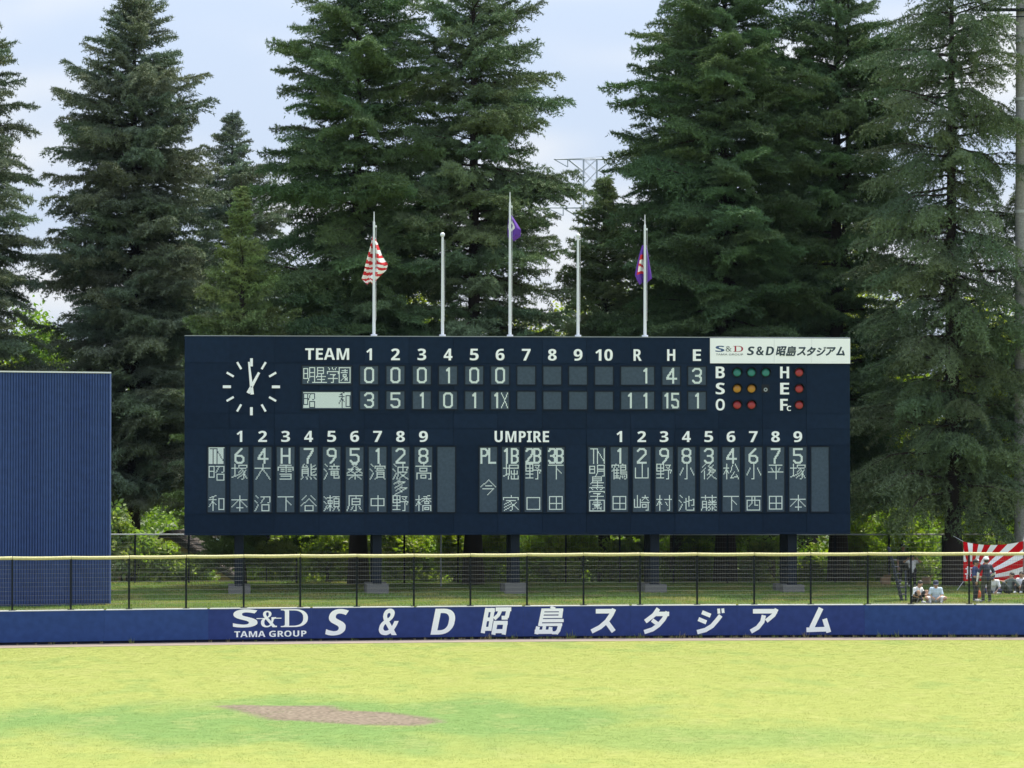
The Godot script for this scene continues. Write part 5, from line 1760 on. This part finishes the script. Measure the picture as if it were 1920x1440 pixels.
	for e in shrubs:
		var tint: Color = [Color(0.27, 0.35, 0.09), Color(0.29, 0.37, 0.1), Color(0.34, 0.41, 0.17), Color(0.34, 0.41, 0.09)][e[4]]  # leaf tints carry painted sunlight, strongest on the pale and yellow-green shrubs
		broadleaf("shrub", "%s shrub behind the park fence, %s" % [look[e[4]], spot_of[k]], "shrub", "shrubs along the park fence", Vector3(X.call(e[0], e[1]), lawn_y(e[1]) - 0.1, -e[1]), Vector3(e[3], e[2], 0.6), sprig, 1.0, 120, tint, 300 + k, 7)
		k += 1

	# ---- small things
	build_banner()
	build_people()
	var lamp := thing("garden_lamp", "small dark lantern on a post among the shrubs behind the clock corner", "lamp", Vector3(-10.1, lawn_y(141.0), -141.0))
	part("post", tube([Vector3(0, -0.1, 0), Vector3(0, 1.75, 0)], [0.035, 0.03], 8), M.fence_dark, lamp)
	part("lantern", tube([Vector3(0, 1.7, 0), Vector3(0, 1.78, 0), Vector3(0, 1.95, 0), Vector3(0, 2.05, 0)], [0.06, 0.14, 0.16, 0.03], 8), M.fence_dark, lamp)
	var pipe := thing("steel_pipe_post", "thin galvanised pipe post under the scoreboard left of the middle column", "post", Vector3(-2.82, lawn_y(136.0), -136.0))
	part("pipe", tube([Vector3(0, -0.2, 0), Vector3(0, 2.3, 0)], [0.035, 0.035], 10), M.galvanised, pipe)
	part("pipe_cap", tube([Vector3(0, 2.3, 0), Vector3(0, 2.34, 0)], [0.045, 0.04], 10), M.galvanised, pipe)
	# the turf itself
	rng.seed = 77
	var places := []
	var tones := []
	var d := 66.0
	while d < 121.5:
		var half := d * 0.155 + 1.0
		var x := -half
		while x < half:
			var p := Vector2(x + rng.randf_range(-0.12, 0.12), d + rng.randf_range(-0.12, 0.12))
			x += 0.32
			if p.y > wall_d(p.x) - 1.8 + rng.randf_range(-0.12, 0.12):
				continue
			if p.x > -9.0 and p.x < 0.0 and p.y > 80.0 and p.y < 91.0 and bare_distance(p) < (rng.randf_range(-0.5, 0.25) if rng.randf() < 0.93 else -3.0):
				continue
			places.append(Transform3D(Basis(Vector3.UP, rng.randf_range(0, TAU)) * Basis.from_scale(Vector3.ONE * rng.randf_range(0.8, 1.25)), Vector3(p.x, 0.0, -p.y)))
			tones.append(turf(p.x, p.y))
		d += 0.32
	var g := scatter("field_grass", grass_patch(0.3, 80, 0.024, 61), M.grass, places, tones, self)
	g.set_meta("label", "short mown yellow-green grass of the outfield")
	g.set_meta("category", "grass")
	places = []
	tones = []
	d = 117.0
	while d < 141.5:
		var x := -21.5
		while x < 21.5:
			var p := Vector2(x + rng.randf_range(-0.15, 0.15), d + rng.randf_range(-0.15, 0.15))
			x += 0.42
			if p.y < wall_d(p.x) + 0.5:
				continue
			places.append(Transform3D(Basis(Vector3.UP, rng.randf_range(0, TAU)) * Basis.from_scale(Vector3.ONE * rng.randf_range(0.7, 1.4)), Vector3(p.x, lawn_y(p.y) + 0.03 * bump.get_noise_2d(p.x, p.y), -p.y)))
			var f := rng.randf_range(0.8, 1.2)
			tones.append(Color(0.16, 0.25, 0.06) * f if patchy.get_noise_2d(p.x * 2.0, p.y * 2.0) > -0.15 else Color(0.28, 0.28, 0.09) * f)
		d += 0.42
	g = scatter("lawn_grass", grass_patch(0.42, 56, 0.075, 62), M.grass, places, tones, self)
	g.set_meta("label", "longer green grass on the bank behind the outfield wall")
	g.set_meta("category", "grass")
	# dry weeds along the foot of the wall
	places = []
	tones = []
	for i in 420:
		var x := rng.randf_range(-17.0, 18.0)
		if rng.randf() > smoothstep(-8.0, 8.0, x) + 0.12:
			continue
		var s := rng.randf_range(0.4, 1.0) * (2.3 if rng.randf() < 0.09 else 1.0)
		places.append(Transform3D(Basis(Vector3.UP, rng.randf_range(0, TAU)) * Basis.from_scale(Vector3(0.5, 1, 0.5) * s), Vector3(x, 0.012, -wall_d(x) + rng.randf_range(0.02, 0.12))))
		tones.append(Color(0.34, 0.28, 0.15) if rng.randf() < 0.55 else Color(0.2, 0.24, 0.07))
	g = scatter("weeds", grass_patch(0.2, 14, 0.15, 63), M.grass, places, tones, self)
	g.set_meta("label", "dry weeds along the foot of the blue wall")
	g.set_meta("category", "weeds")
